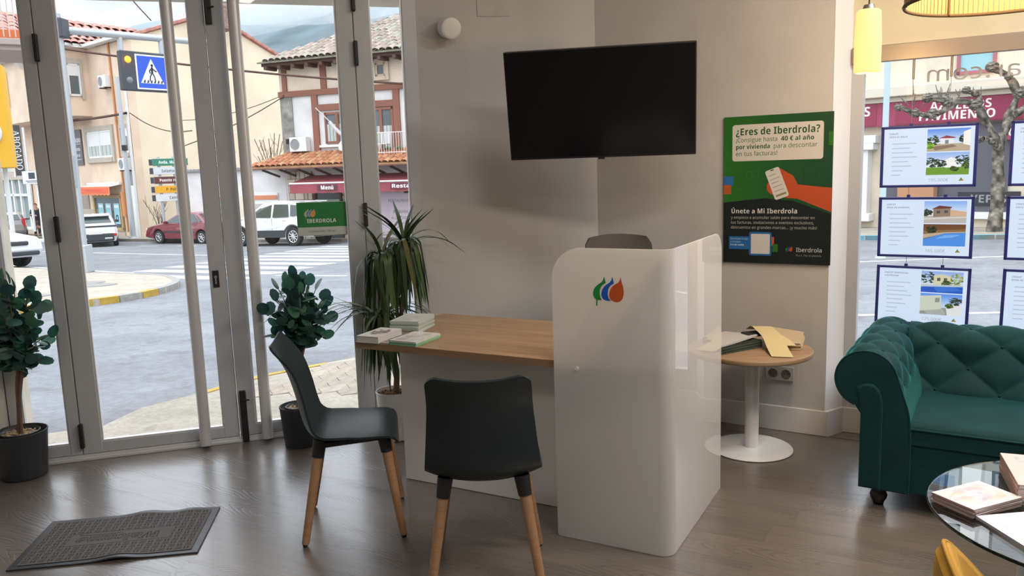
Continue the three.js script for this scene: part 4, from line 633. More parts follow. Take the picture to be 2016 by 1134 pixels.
{ // dracaena with three crowns of long hanging leaves
  const t = thing('potted_dracaena', 'tall dracaena with long drooping leaves in a white pot behind the desk', 'potted plant', [-0.69, 0, -4.43]), r = rng(31);
  planter(t, 0.105, 0.08, 0.285, mWhite); chips(t, 0.09, 0.262, 90, M(new THREE.Color(0.22, 0.11, 0.05), 0.9), 5);
  part(t, 'trunk', mg([tube([[0.01, 0.24, 0], [0.02, 0.4, 0.0], [-0.005, 0.55, 0.01], [-0.04, 0.69, 0.02]], 0.017, 20, 10), tube([[0.05, 0.24, -0.02], [0.062, 0.55, -0.02], [0.068, 0.78, -0.02], [0.09, 0.87, -0.02], [0.102, 0.99, -0.02], [0.098, 1.13, -0.02]], 0.0125, 30, 10), tube([[0.068, 0.77, -0.02], [0.045, 0.82, -0.01], [0.04, 0.93, 0], [-0.02, 1.04, 0.01]], 0.0105, 20, 8)]), mBark);
  const mats = [leafMat([0.030, 0.066, 0.014], 0.25), leafMat([0.020, 0.046, 0.012], 0.2), leafMat([0.060, 0.115, 0.016], 0.4), leafMat([0.14, 0.13, 0.018], 0.4)];
  const strap = (len, droop, lift, w, q0 = 0.6) => grid(2, 14, (u, v) => { let x = 0, y = 0; const n = 14; for (let i = 0; i < Math.round(v * n); i++) { const q = (i + 0.5) / n, aa = lift - droop * Math.min(1, q / q0); x += Math.cos(aa) * len / n; y += Math.sin(aa) * len / n; } const ww = w * Math.sin(Math.PI * Math.min(1, 0.12 + 0.88 * v)) ** 0.7 * (1 - 0.3 * v); return [x, y + 0.15 * Math.abs(u - 0.5) * ww, (u - 0.5) * ww]; });
  const kinds = [strap(0.44, 2.6, 1.1, 0.027, 0.32), strap(0.48, 2.5, 0.98, 0.025, 0.26), strap(0.40, 2.1, 0.8, 0.024, 0.5), strap(0.34, 0.7, 1.25, 0.025), strap(0.42, 1.5, 0.8, 0.023, 0.8), strap(0.36, 0.25, 0.6, 0.020)];
  const crown = (c, n, wt, az0, spread, sc) => { for (let i = 0; i < n; i++) { const k = wt[Math.floor(r() * wt.length)], L = part(t, 'leaf', kinds[k], mats[r() < 0.4 ? 0 : r() < 0.6 ? 1 : r() < 0.8 ? 2 : 3]); L.rotation.set(0, az0 + (r() - 0.5) * spread, 0); L.rotateX((r() - 0.5) * 0.4); L.position.set(c[0], c[1] + (r() - 0.5) * 0.05, c[2]); L.scale.setScalar(sc * (0.8 + 0.35 * r())); } };
  crown([0.098, 1.10, -0.02], 72, [0, 0, 1, 1, 1, 0, 1, 1, 3, 4], 0, 6.28, 0.95);
  crown([-0.025, 1.035, 0.01], 68, [0, 1, 1, 0, 1, 0, 1, 2, 3], 0, 6.28, 0.98);
  crown([-0.042, 0.70, 0.02], 100, [0, 1, 1, 2, 1, 4], 0, 6.28, 0.92);
  crown([-0.06, 0.70, 0.03], 10, [5, 4, 5], Math.PI, 1.0, 1.0);
}
// ---------- the street ----------
const gy = (z) => -0.03 - 0.045 * clamp(-z - 4.6, 0, 31.4);
const drape = (g, dy) => { const p = g.attributes.position; for (let i = 0; i < p.count; i++) p.setY(i, p.getY(i) + gy(p.getZ(i)) + dy); g.computeVertexNormals(); return g; };
const asphaltTex = dataTex(512, 512, (u, v) => 0.74 + 0.16 * fbm(u, v, 90, 90, 3, 301) + 0.20 * (fbm(u, v, 5, 5, 4, 303) - 0.5) - (fbm(u, v, 14, 14, 4, 307) > 0.66 ? 0.06 : 0));
const asphaltBump = dataTex(256, 256, (u, v) => fbm(u, v, 80, 80, 3, 311), false);
const scaled = (t, k) => { const c = t.clone(); c.repeat.set(k, k); c.needsUpdate = true; return c; };
const mAsphalt = M(new THREE.Color(0.265, 0.273, 0.288), 0.9, { map: scaled(asphaltTex, 0.28), bumpMap: scaled(asphaltBump, 1.4), bumpScale: 0.004 });
const mConcrete = M(new THREE.Color(0.50, 0.445, 0.36), 0.9, { map: scaled(asphaltTex, 0.5), bumpMap: scaled(asphaltBump, 1.2), bumpScale: 0.003 });
const mPaver = [[0.50, 0.42, 0.33], [0.54, 0.46, 0.37], [0.46, 0.39, 0.31]].map((c) => M(new THREE.Color(...c), 0.9, { map: scaled(asphaltTex, 0.9) }));
const mPaint = M(new THREE.Color(0.74, 0.74, 0.73), 0.8, { map: scaled(asphaltTex, 1.3) });
const mKerbYellow = M(new THREE.Color(0.62, 0.40, 0.06), 0.8, { map: scaled(asphaltTex, 2.5) }), mKerb = M(new THREE.Color(0.40, 0.38, 0.35), 0.9, { map: scaled(asphaltTex, 2) }), mKerbBlue = M(new THREE.Color(0.12, 0.42, 0.52), 0.8);
{
  const zs = [-2, -3.5, -4.6, -8, -14, -20, -28, -36, -48, -75], nx = 8;
  const pos = [], uv = [], idx = [];
  zs.forEach((z) => { for (let i = 0; i <= nx; i++) { const x = lerp(-75, 75, i / nx); pos.push(x, gy(z) - 0.0, z); uv.push(x, -z); } });
  for (let j = 0; j < zs.length - 1; j++) for (let i = 0; i < nx; i++) { const a = j * (nx + 1) + i; idx.push(a, a + 1, a + nx + 2, a, a + nx + 2, a + nx + 1); }
  const g = new THREE.BufferGeometry(); g.setAttribute('position', new THREE.Float32BufferAttribute(pos, 3)); g.setAttribute('uv', new THREE.Float32BufferAttribute(uv, 2)); g.setIndex(idx); g.computeVertexNormals();
  const st = struct('street', g, mAsphalt);
  const strip = (poly2) => drape(prism(poly2, 0.0, 0.005), 0.0005), U = [0.874, 0.486];
  for (let k = -1; k <= 8; k++) { const a = [-8.93 + 0.27 * k, -19.34 - 1.18 * k], w = [-0.28 * 0.5, 0.5 * 0.52], b = [a[0] + 3.95, a[1] + 2.2]; part(st, 'crossing_stripe', strip([[a[0] - w[0], a[1] - w[1]], [b[0] - w[0], b[1] - w[1]], [b[0] + w[0], b[1] + w[1]], [a[0] + w[0], a[1] + w[1]]]), mPaint); }
  const line = (a, b, w) => { const dx = b[0] - a[0], dz = b[1] - a[1], L = Math.hypot(dx, dz), n = [-dz / L * w / 2, dx / L * w / 2]; part(st, 'lane_line', strip([[a[0] - n[0], a[1] - n[1]], [b[0] - n[0], b[1] - n[1]], [b[0] + n[0], b[1] + n[1]], [a[0] + n[0], a[1] + n[1]]]), mPaint); };
  line([-15.6, -29.83], [-9.4, -25.2], 0.16); line([-26, -37.0], [-16.2, -30.2], 0.16); line([-10.6, -19.98], [-8.84, -18.6], 0.16); line([-16, -24.6], [-11.9, -21.0], 0.14); line([-4.9, -16.6], [-3.3, -15.85], 0.14);
  for (const [x, z] of [[-20.6, -37.6], [-18.1, -35.9], [-16.2, -35.0], [-14.0, -33.7], [-11.6, -32.4]]) line([x, z], [x + 1.1, z + 0.6], 0.14);
  line([6.0, -15.2], [9.6, -15.4], 0.14); line([3.5, -8.6], [6.6, -8.3], 0.12); line([11, -15.5], [15, -15.2], 0.14);
  // far pavement
  const kerbLine = [[-40, -53], [-27, -43.2], [-18.9, -38.6], [-14, -36.6], [-10, -34.2], [-6, -32.0], [-2, -30.4], [3, -26.6], [9.8, -22.1], [16, -18.4], [26, -12]];
  const back = [[40, -14], [40, -30], [6, -46], [-18, -60], [-60, -70]];
  const fp = prism([...kerbLine, ...back], -0.25, 0.0), P = fp.attributes.position; for (let i = 0; i < P.count; i++) P.setY(i, P.getY(i) + Math.max(gy(P.getZ(i)) + 0.12, -1.32)); fp.computeVertexNormals(); struct('pavement_far', uvMetres(fp), mConcrete);
  const kf = struct('kerb_far', null, null);
  for (let i = 2; i < kerbLine.length - 1; i++) { const a = kerbLine[i], b = kerbLine[i + 1], n = Math.max(2, Math.round(Math.hypot(b[0] - a[0], b[1] - a[1]) / 1.0)); for (let k = 0; k < n; k++) { const p = [lerp(a[0], b[0], k / n), lerp(a[1], b[1], k / n)], q = [lerp(a[0], b[0], (k + 0.97) / n), lerp(a[1], b[1], (k + 0.97) / n)], dx = q[0] - p[0], dz = q[1] - p[1], L = Math.hypot(dx, dz), m = [dz / L * 0.14, -dx / L * 0.14], g = prism([p, q, [q[0] + m[0], q[1] + m[1]], [p[0] + m[0], p[1] + m[1]]], -0.2, 0.0), Q = g.attributes.position; for (let j = 0; j < Q.count; j++) Q.setY(j, Q.getY(j) + Math.max(gy(Q.getZ(j)) + 0.125, -1.315)); g.computeVertexNormals(); part(kf, 'kerb_stone', g, i >= 7 ? mKerbBlue : mKerb); } }
  // pavement round the shop
  const near = [[-6, -3.2], [-3.3, -4.55], [-2.62, -4.93], [-2.58, -5.35], [-2.34, -5.75], [-2.06, -6.31], [-1.63, -6.75], [-1.2, -7.2], [0.4, -7.7], [2.6, -7.0], [6, -4.6], [9, -2.5], [6.0, -2.2], [4.9, -2.5], [1.9, -4.4], [0.6, -5.1], [-0.5, -4.9], [-2.75, -4.22], [-6, -3.05]];
  const np = struct('pavement_shop', uvMetres(drape(prism(near, -0.2, 0), 0.022)), mConcrete);
  const kn = (a, b, m) => { const n = 3; for (let k = 0; k < n; k++) { const p = [lerp(a[0], b[0], k / n), lerp(a[1], b[1], k / n)], q = [lerp(a[0], b[0], (k + 0.96) / n), lerp(a[1], b[1], (k + 0.96) / n)], dx = q[0] - p[0], dz = q[1] - p[1], L = Math.hypot(dx, dz), w = [-dz / L * -0.07, dx / L * -0.07]; part(np, 'kerb_stone', drape(prism([p, q, [q[0] - w[0], q[1] - w[1]], [p[0] - w[0], p[1] - w[1]]], -0.2, 0.0), 0.028), m); } };
  kn([-2.34, -5.75], [-2.06, -6.31], mKerbYellow); kn([-2.06, -6.31], [-1.63, -6.75], mKerbYellow);
  const inside = (x, z, pl) => { let c = false; for (let i = 0, j = pl.length - 1; i < pl.length; j = i++) if ((pl[i][1] > z) !== (pl[j][1] > z) && x < (pl[j][0] - pl[i][0]) * (z - pl[i][1]) / (pl[j][1] - pl[i][1]) + pl[i][0]) c = !c; return c; };
  const r = rng(44), ca = Math.cos(0.45), sa = Math.sin(0.45);
  for (let j = -10; j < 12; j++) for (let i = -12; i < 12; i++) { // irregular stone pavers by the kerb
    const lx = i * 0.21 + (j % 2) * 0.1, lz = j * 0.15, x = -1.4 + lx * ca + lz * sa, z = -6.35 - lx * sa + lz * ca;
    if (![[0, 0], [0.12, 0.06], [-0.12, 0.06], [0.1, -0.1], [-0.1, -0.1], [0.02, -0.12]].every(([a, b]) => inside(x + a, z + b, near)) || z > -5.55 || x > -0.2 || x + z * 0.35 < -3.9) continue;
    part(np, 'paving_stone', B(0.206 - r() * 0.006, 0.02, 0.146 - r() * 0.005, 0, 0, 0, 0.004, 1), mPaver[Math.floor(r() * 3)], [x, gy(z) + 0.020 + r() * 0.005, z], [0.045, 0.45 + (r() - 0.5) * 0.02, 0]);
  }
  // traffic island with a curved kerb and manholes
  const isl = [[-16, -22.6], [-11.73, -20.0], [-8.87, -17.7], [-7.25, -16.55], [-6.55, -15.6], [-6.1, -14.6], [-5.95, -13.7], [-5.98, -12.8], [-6.3, -12.0], [-7.2, -11.2], [-10, -9.6], [-15, -7.6], [-22, -8], [-24, -20]];
  const is = struct('pavement_island', uvMetres(drape(prism(isl, -0.2, 0.0), 0.10)), mPaver[1]);
  const curve = new THREE.CatmullRomCurve3(isl.slice(1, 12).map(([x, z]) => V(x, 0, z))), N = 40;
  for (let k = 0; k < N; k++) { const a = curve.getPointAt(k / N), b = curve.getPointAt((k + 0.96) / N), g = curve.getTangentAt((k + 0.5) / N), n = [-g.z * 0.13, g.x * 0.13]; part(is, 'kerb_stone', drape(prism([[a.x, a.z], [b.x, b.z], [b.x + n[0], b.z + n[1]], [a.x + n[0], a.z + n[1]]], -0.2, 0), 0.105), a.z > -12.6 || (a.z > -14 && k % 3 === 0) ? mKerbYellow : mKerb); }
  const mIron = M(new THREE.Color(0.20, 0.19, 0.185), 0.7);
  for (const [x, z, a] of [[-8.05, -15.0, 0.36], [-7.55, -14.45, 0.36], [-7.75, -12.75, 0.3]]) part(is, 'manhole_cover', drape(Cy(a, a, 0.012, x, 0, z, 28), 0.104), mIron);
}
// ---------- windows, tiles and signs for the buildings ----------
const mPane = M(new THREE.Color(0.10, 0.12, 0.13), 0.12), mCurtain = M(new THREE.Color(0.46, 0.50, 0.46), 0.9), mFrameW = M(new THREE.Color(0.70, 0.70, 0.68), 0.5), mStone = M(new THREE.Color(0.52, 0.46, 0.38), 0.9, { map: grainTex(71) });
const mPeach = M(new THREE.Color(0.80, 0.62, 0.47), 0.9, { map: grainTex(72, 256, 5, 0.88, 6) }), mCream = M(new THREE.Color(0.84, 0.72, 0.53), 0.9, { map: grainTex(73, 256, 5, 0.9, 4) }), mLime = M(new THREE.Color(0.74, 0.72, 0.70), 0.9, { map: grainTex(74, 256, 5, 0.86, 5) });
const mBrown = M(new THREE.Color(0.28, 0.115, 0.075), 0.8, { map: grainTex(75) }), mDarkWood = M(new THREE.Color(0.09, 0.045, 0.035), 0.8);
function win(o, x0, x1, y0, y1, z, f = mFrameW, { surround = 0, mull = 1, pane = mPane, shutter = 0, curtain = 0, sur = mStone } = {}) {
  const w = part(o, 'window', mg([BB(x0, x0 + 0.09, y0, y1, z, z + 0.07), BB(x1 - 0.09, x1, y0, y1, z, z + 0.07), BB(x0, x1, y0, y0 + 0.09, z, z + 0.07), BB(x0, x1, y1 - 0.09, y1, z, z + 0.07), ...Array.from({ length: mull }, (_, i) => { const m = lerp(x0, x1, (i + 1) / (mull + 1)); return BB(m - 0.06, m + 0.06, y0, y1, z, z + 0.08); })]), f);
  part(w, 'pane', BB(x0 + 0.05, x1 - 0.05, y0 + 0.05, y1 - 0.05, z, z + 0.03), pane);
  if (surround) part(w, 'surround', mg([BB(x0 - surround, x0, y0 - surround, y1 + surround, z, z + 0.10), BB(x1, x1 + surround, y0 - surround, y1 + surround, z, z + 0.10), BB(x0, x1, y1, y1 + surround, z, z + 0.10), BB(x0, x1, y0 - surround, y0, z, z + 0.13)]), sur);
  if (shutter) part(w, 'roller_shutter', BB(x0 + 0.06, x1 - 0.06, y1 - shutter, y1 - 0.05, z, z + 0.05), mFrameW);
  if (curtain) part(w, 'curtain', grid(24, 1, (u, v) => [lerp(x0 + 0.09, x1 - 0.09, u), lerp(y0 + 0.09, y0 + (y1 - y0) * curtain, v), z + 0.038 + 0.012 * Math.sin(u * 40)]), mCurtain);
  return w;
}
function tileGeo(w, len) { // one barrel tile along +z (downhill), slightly tapered
  return mg([0, 0.02].map((t) => grid(8, 1, (u, v) => { const a = Math.PI * u, R = (w / 2) * (1 - 0.10 * (1 - v)) - t * 0.5; return [-R * Math.cos(a), R * Math.sin(a) * 0.75, (v - 0.5) * len]; })));
}
const tileMats = (cs) => cs.map((c) => M(new THREE.Color(...c), 0.9, { map: grainTex(76, 128, 4, 0.75, 6) }));
const tilesOrange = tileMats([[0.56, 0.22, 0.10], [0.62, 0.27, 0.13], [0.48, 0.18, 0.09], [0.60, 0.33, 0.16]]), tilesOld = tileMats([[0.36, 0.27, 0.22], [0.42, 0.32, 0.26], [0.31, 0.25, 0.20], [0.44, 0.37, 0.29], [0.36, 0.34, 0.26]]), tilesRed = tileMats([[0.62, 0.29, 0.23], [0.67, 0.33, 0.26], [0.58, 0.26, 0.205]]);
function tiledSlope(roof, x0, x1, yE, zE, yR, zR, pitchX, rows, mats, seed, left = () => x0, right = () => x1) { // eave at (yE, zE) up to ridge at (yR, zR)
  const r = rng(seed), L = Math.hypot(yR - yE, zR - zE), rl = L / rows, ang = Math.atan2(yR - yE, zE - zR), g = tileGeo(pitchX * 0.98, rl * 1.12);
  const s = poly([[x0, 0], [x1, 0], [right(1), L], [left(1), L]]), board = new THREE.ExtrudeGeometry(s, { depth: 0.06, bevelEnabled: false }).rotateX(-Math.PI / 2 + ang).translate(0, yE - 0.06, zE);
  part(roof, 'roof_deck', board, mats[mats.length - 1]);
  for (let j = 0; j < rows; j++) { const t = (j + 0.5) / rows, xa = left(t), xb = right(t); for (let i = 0; i * pitchX < x1 - x0; i++) { const x = x0 + (i + 0.5) * pitchX; if (x < xa + 0.02 || x > xb) continue; part(roof, 'roof_tile', g, mats[Math.floor(r() * mats.length)], [x + (r() - 0.5) * 0.02, lerp(yE, yR, t) + 0.01 + r() * 0.015, lerp(zE, zR, t)], [ang, (r() - 0.5) * 0.05, 0]); } }
}
const signTex = (w, h, bg, draw) => canvasTex(w, h, (c) => { c.fillStyle = bg; c.fillRect(0, 0, w, h); c.textAlign = 'center'; c.textBaseline = 'middle'; draw(c, w, h); });
function board(o, name, w, h, d, x, y, z, tex, m, ry = 0) { const b = part(o, name, B(w, h, d, 0, 0, 0, 0.01, 1), m, [x, y, z], [0, ry, 0]); part(b, 'print', new THREE.PlaneGeometry(w - 0.02, h - 0.02).translate(0, 0, d / 2 + 0.002), M('#ffffff', 0.5, { map: tex })); return b; }
const txt = (c, s, x, y, f, col, wd) => { c.font = f; c.fillStyle = col; c.fillText(s, x, y, wd); };

// ---------- peach house across the street ----------
const PB = { p: [-18.1, -1.32, -39.5], yaw: -41 * D };
{
  const h = thing('peach_house', 'peach rendered house with a jutting upper storey and a red tiled roof', 'building', PB.p, PB.yaw);
  part(h, 'wall', uvMetres(BB(-17, 0.0, 0, 9.42, -0.4, 0), 0.25), mPeach);
  part(h, 'upper_storey', uvMetres(BB(-16, -4.15, 6.08, 9.42, 0, 1.35), 0.25), mPeach);
  part(h, 'cornice', mg([BB(-16.2, -3.7, 9.40, 9.58, 0, 1.75), BB(-3.7, 0.2, 9.40, 9.55, -0.2, 0.4)]), mFrameW);
  for (const x of [-4.3, -5.2, -6.2, -9]) part(h, 'corbel', ext(poly([[0, 0], [0.5, 0], [0.42, -0.2], [0.1, -0.55], [0, -0.6]]), 0.16, 0, 4).rotateY(-Math.PI / 2).translate(x, 9.42, 1.35), mFrameW);
  win(h, -5.05, -2.15, 3.95, 5.30, 0.0, mFrameW, { surround: 0.24, mull: 1, shutter: 0.75, curtain: 0.6 });
  win(h, -7.5, -5.7, 7.25, 8.75, 1.35, mFrameW, { surround: 0.2, shutter: 0.25 });
  win(h, -13.2, -11.7, 7.2, 8.7, 1.35, mFrameW, { surround: 0.2, shutter: 0.5, curtain: 0.7 });
  win(h, -1.0, -0.25, 4.1, 5.3, 0, mFrameW, { surround: 0.18, mull: 0, shutter: 0.4 });
  { const w = part(h, 'window', mg([BB(0, 0.09, 7.1, 8.7, 0, 0.07), BB(0.53, 0.62, 7.1, 8.7, 0, 0.07), BB(0, 0.62, 7.1, 7.2, 0, 0.07), BB(0, 0.62, 8.6, 8.7, 0, 0.07)]), mFrameW, [-4.15, -0.05, 1.05], [0, Math.PI / 2, 0]); part(w, 'pane', BB(0.05, 0.57, 7.15, 8.1, 0, 0.03), mPane); part(w, 'roller_shutter', BB(0.05, 0.57, 8.1, 8.65, 0, 0.05), mFrameW); part(w, 'surround', mg([BB(-0.12, 0, 6.95, 8.95, 0, 0.1), BB(0.62, 0.74, 6.95, 8.95, 0, 0.1), BB(0, 0.62, 8.7, 8.95, 0, 0.1)]), mStone); }
  part(h, 'shop_window', mg([BB(-5.0, -4.85, 0.3, 2.0, 0, 0.12), BB(-1.85, -1.7, 0.3, 2.0, 0, 0.12), BB(-5.0, -1.7, 1.9, 2.05, 0, 0.12), BB(-5.0, -1.7, 0.25, 0.4, 0, 0.12)]), M(new THREE.Color(0.42, 0.30, 0.14), 0.6));
  part(h, 'shop_pane', BB(-4.85, -1.85, 0.4, 1.9, 0.01, 0.05), M(new THREE.Color(0.13, 0.18, 0.21), 0.15));
  for (const x of [-4.2, -3.3, -2.35]) board(h, 'shop_poster', 0.62, 1.05, 0.02, x, 1.1, 0.07, signTex(120, 200, '#8fc3cf', (c, w, hh) => { c.fillStyle = '#d8ecf0'; c.fillRect(10, 12, w - 20, 30); c.strokeStyle = '#1d2f3a'; c.lineWidth = 16; c.beginPath(); c.arc(w / 2, 140, 24, Math.PI, 0); c.moveTo(w / 2 - 24, 140); c.lineTo(w / 2 - 24, 180); c.moveTo(w / 2 + 24, 140); c.lineTo(w / 2 + 24, 180); c.stroke(); }), mFrameW);
  part(h, 'side_door', mg([BB(-0.82, -0.12, 0, 2.5, 0, 0.06)]), mFrameW); part(h, 'door_light', BB(-0.74, -0.2, 2.55, 3.2, 0, 0.05), M(new THREE.Color(0.2, 0.2, 0.22), 0.3)); part(h, 'door_surround', mg([BB(-1.05, -0.84, 0, 3.35, 0, 0.12), BB(-0.10, 0.0, 0, 3.35, 0, 0.12), BB(-1.05, 0, 3.25, 3.4, 0, 0.12)]), mStone);
  part(h, 'doorway', BB(-6.9, -5.7, 0, 2.1, 0, 0.04), M(new THREE.Color(0.30, 0.26, 0.22), 0.8));
  part(h, 'plinth', uvMetres(BB(-8, -1.7, 0, 1.3, 0.0, 0.05), 0.3), mStone);
  part(h, 'drainpipe', mg([rod([-1.45, 9.4, 0.06], [-1.3, 0.2, 0.06], 0.05), rod([-1.42, 2.2, 0.08], [-1.36, 1.0, 0.08], 0.13)]), M(new THREE.Color(0.56, 0.24, 0.10), 0.7));
  part(h, 'white_pipe', rod([0.0, 9.4, 0.1], [0.0, 0, 0.1], 0.06), mFrameW);
  { // roof slope between an eave and a ridge that run back along the side street
    const loc = (x, y, z) => { const c = Math.cos(PB.yaw), s = Math.sin(PB.yaw), dx = x - PB.p[0], dz = z - PB.p[2]; return V(dx * c - dz * s, y - PB.p[1], dx * s + dz * c); };
    const E0 = loc(-23.0, 8.22, -38.2), E1 = loc(-20.2, 8.15, -43.9), R0 = loc(-24.9, 9.72, -41.0), R1 = loc(-20.9, 9.78, -47.4), pt = (u, v) => E0.clone().lerp(E1, u).lerp(R0.clone().lerp(R1, u), v);
    const rf = part(h, 'roof', mg([0, -0.12].map((d) => grid(1, 1, (u, v) => { const p = pt(u, v); return [p.x, p.y + d, p.z]; }))), tilesRed[2]), r = rng(61), nC = 15, nR = 6, g = tileGeo(0.5, 0.70);
    const right = E1.clone().sub(E0).normalize(), down = E0.clone().sub(R0).normalize(), nn = new THREE.Vector3().crossVectors(down, right).normalize(); if (nn.y < 0) nn.negate(); const xa = new THREE.Vector3().crossVectors(nn, down), q = new THREE.Quaternion().setFromRotationMatrix(new THREE.Matrix4().makeBasis(xa, nn, down));
    for (let j = 0; j < nR; j++) for (let i = 0; i < nC; i++) { const o = part(rf, 'roof_tile', g, tilesRed[Math.floor(r() * 3)]); o.position.copy(pt((i + 0.5) / nC, (j + 0.45) / nR)).addScaledVector(nn, 0.02 + r() * 0.02); o.quaternion.copy(q); }
    part(rf, 'ridge_tiles', rod(R0.toArray(), R1.toArray(), 0.14), tilesRed[0]); part(h, 'eave_board', rod(E0.toArray(), E1.toArray(), 0.09), mFrameW);
  }
  const ch = part(h, 'chimney', mg([new THREE.CylinderGeometry(0.35, 0.9, 1.0, 4).rotateY(Math.PI / 4).translate(0.6, 11.75, -4.6), BB(-0.1, 1.3, 10.2, 11.3, -5.3, -3.9)]), M(new THREE.Color(0.40, 0.27, 0.22), 0.9, { map: grainTex(77, 128, 4, 0.6, 12) })); part(ch, 'chimney_pot', Cy(0.28, 0.28, 0.4, 0.6, 12.4, -4.6, 16), M(new THREE.Color(0.08, 0.09, 0.18), 0.6));
}
{
  const a = thing('shop_awning', 'small orange scalloped awning over the poster window of the peach house', 'awning', at(PB, -3.55, 0, 0), PB.yaw), m = M(new THREE.Color(0.72, 0.20, 0.08), 0.8), W = 1.95;
  part(a, 'canopy', mg([grid(1, 1, (u, v) => [lerp(-W, W, u), 2.58 - 0.10 * v, 0.03 + 0.6 * v]), grid(1, 1, (u, v) => [lerp(-W, W, u), 2.57 - 0.10 * v, 0.03 + 0.6 * v])]), mFrameW);
  part(a, 'valance', mg([0, 0.01].map((d) => grid(60, 1, (u, v) => [lerp(-W, W, u), v < 0.5 ? 2.49 : 2.10 - 0.05 * Math.abs(Math.sin(u * Math.PI * 9)), 0.63 + d]))), m);
  board(a, 'valance_print', 3.5, 0.24, 0.006, 0, 2.30, 0.648, signTex(700, 48, '#e0592e', (c, w, h) => txt(c, 'EXPENDEDURÍA  TABACOS', w / 2, h / 2, 'bold 34px sans-serif', '#b8401e', 660)), m);
  part(a, 'roller', rod([-W, 2.62, 0.08], [W, 2.62, 0.08], 0.07), mFrameW);
}
{
  const b = thing('lawyer_board', 'dark grey lawyer name board on the peach wall left of the window', 'sign', at(PB, -6.65, 3.15 + 1.42, 0.05), PB.yaw);
  board(b, 'board', 1.75, 1.85, 0.06, 0, 0, 0, signTex(350, 370, '#5a5a60', (c, w) => { txt(c, 'ABOGADO', w / 2, 110, 'bold 62px serif', '#e8e6e2', 330); c.fillStyle = '#e8e6e2'; c.fillRect(20, 146, 310, 4); txt(c, 'CITA PREVIA', w / 2, 205, 'bold 40px serif', '#e8e6e2', 300); txt(c, '920 00 42 42', w / 2 + 10, 270, 'bold 38px serif', '#e8e6e2', 290); c.fillRect(60, 312, 250, 4); }), M(new THREE.Color(0.1, 0.1, 0.11), 0.6));
  const v = thing('hanging_sign', 'tall narrow dark vertical ABOGADO sign beside the left-most post', 'sign', [-23.95, 3.07, -40], 0.35);
  board(v, 'board', 0.42, 2.45, 0.10, 0, 0, 0, signTex(100, 580, '#3d3f41', (c, w, h) => { c.translate(w / 2, h / 2); c.rotate(Math.PI / 2); txt(c, 'ABOGADO', 0, 0, '92px serif', '#e6e4e0', 520); }), mStone);
  part(v, 'bracket', mg([rod([-0.25, 1.22, -0.06], [-0.25, -1.3, -0.06], 0.05), rod([0.3, 1.1, -0.06], [0.3, -4.0, -0.06], 0.06), rod([-0.25, -1.2, -0.06], [0.3, -1.2, -0.06], 0.04)]), mFrameW);
}
function acUnit(label, p, yaw) {
  const a = thing('air_conditioner', label, 'air conditioner', p, yaw);
  part(a, 'casing', B(0.82, 0.58, 0.30, 0, 0, 0.2, 0.02), mFrameW);
  part(a, 'fan_grille', mg([new THREE.TorusGeometry(0.22, 0.012, 6, 28).translate(-0.14, 0, 0.352), ...[0.06, 0.11, 0.16].map((R) => new THREE.TorusGeometry(R, 0.007, 5, 24).translate(-0.14, 0, 0.352))]), M(new THREE.Color(0.35, 0.36, 0.37), 0.5)); part(a, 'fan_opening', new THREE.CylinderGeometry(0.22, 0.22, 0.004, 28).rotateX(Math.PI / 2).translate(-0.14, 0, 0.3505), M(new THREE.Color(0.22, 0.23, 0.24), 0.6));
  part(a, 'bracket', mg([BB(-0.3, -0.26, -0.34, -0.29, 0, 0.36), BB(0.26, 0.3, -0.34, -0.29, 0, 0.36)]), mDarkWood); return a;
}
acUnit('air conditioner on the peach house beside the ground floor drainpipe', at(PB, -0.55, 3.55, 0), PB.yaw);
acUnit('air conditioner high at the right end of the peach house upper storey', at(PB, -1.9, 7.6, 0), PB.yaw);
{
  const g = thing('gable_house', 'cream rendered gable wall with a terracotta roof edge', 'building', PB.p, 49 * D);
  const pts = [[0.0, 0], [8.45, 0], [8.45, 9.2], [4.65, 11.0], [0, 9.36]];
  part(g, 'wall', uvMetres(ext(poly(pts), 0.35).translate(0.02, 0, -0.37), 0.2), mCream);
  const edge = (a, b) => { const n = 20; for (let k = 0; k < n; k++) { const p = [lerp(a[0], b[0], (k + 0.5) / n), lerp(a[1], b[1], (k + 0.5) / n)], L = Math.hypot(b[0] - a[0], b[1] - a[1]) / n * 1.06; part(rf, 'roof_tile', B(L, 0.16, 0.5, 0, 0, 0, 0.03, 1), tilesRed[k % 3], [p[0], p[1] + 0.08 + (k % 2) * 0.01, -0.1], [0, 0, Math.atan2(b[1] - a[1], b[0] - a[0])]); } };
  const rf = part(g, 'roof', mg([ext(poly([[0, 9.36], [4.65, 11.0], [4.65, 11.08], [0, 9.44]]), 3).translate(0, 0, -3), ext(poly([[4.65, 11.0], [8.45, 9.2], [8.45, 9.28], [4.65, 11.08]]), 3).translate(0, 0, -3)]), tilesRed[0]);
  edge([0, 9.39], [4.65, 11.05]); edge([4.65, 11.05], [8.6, 9.18]);
  part(g, 'wall_lamp', mg([rod([5.3, 5.0, 0], [5.3, 5.0, 0.9], 0.02), B(0.3, 0.05, 0.12, 5.3, 4.97, 0.9, 0.02)]), mFrameW);
}
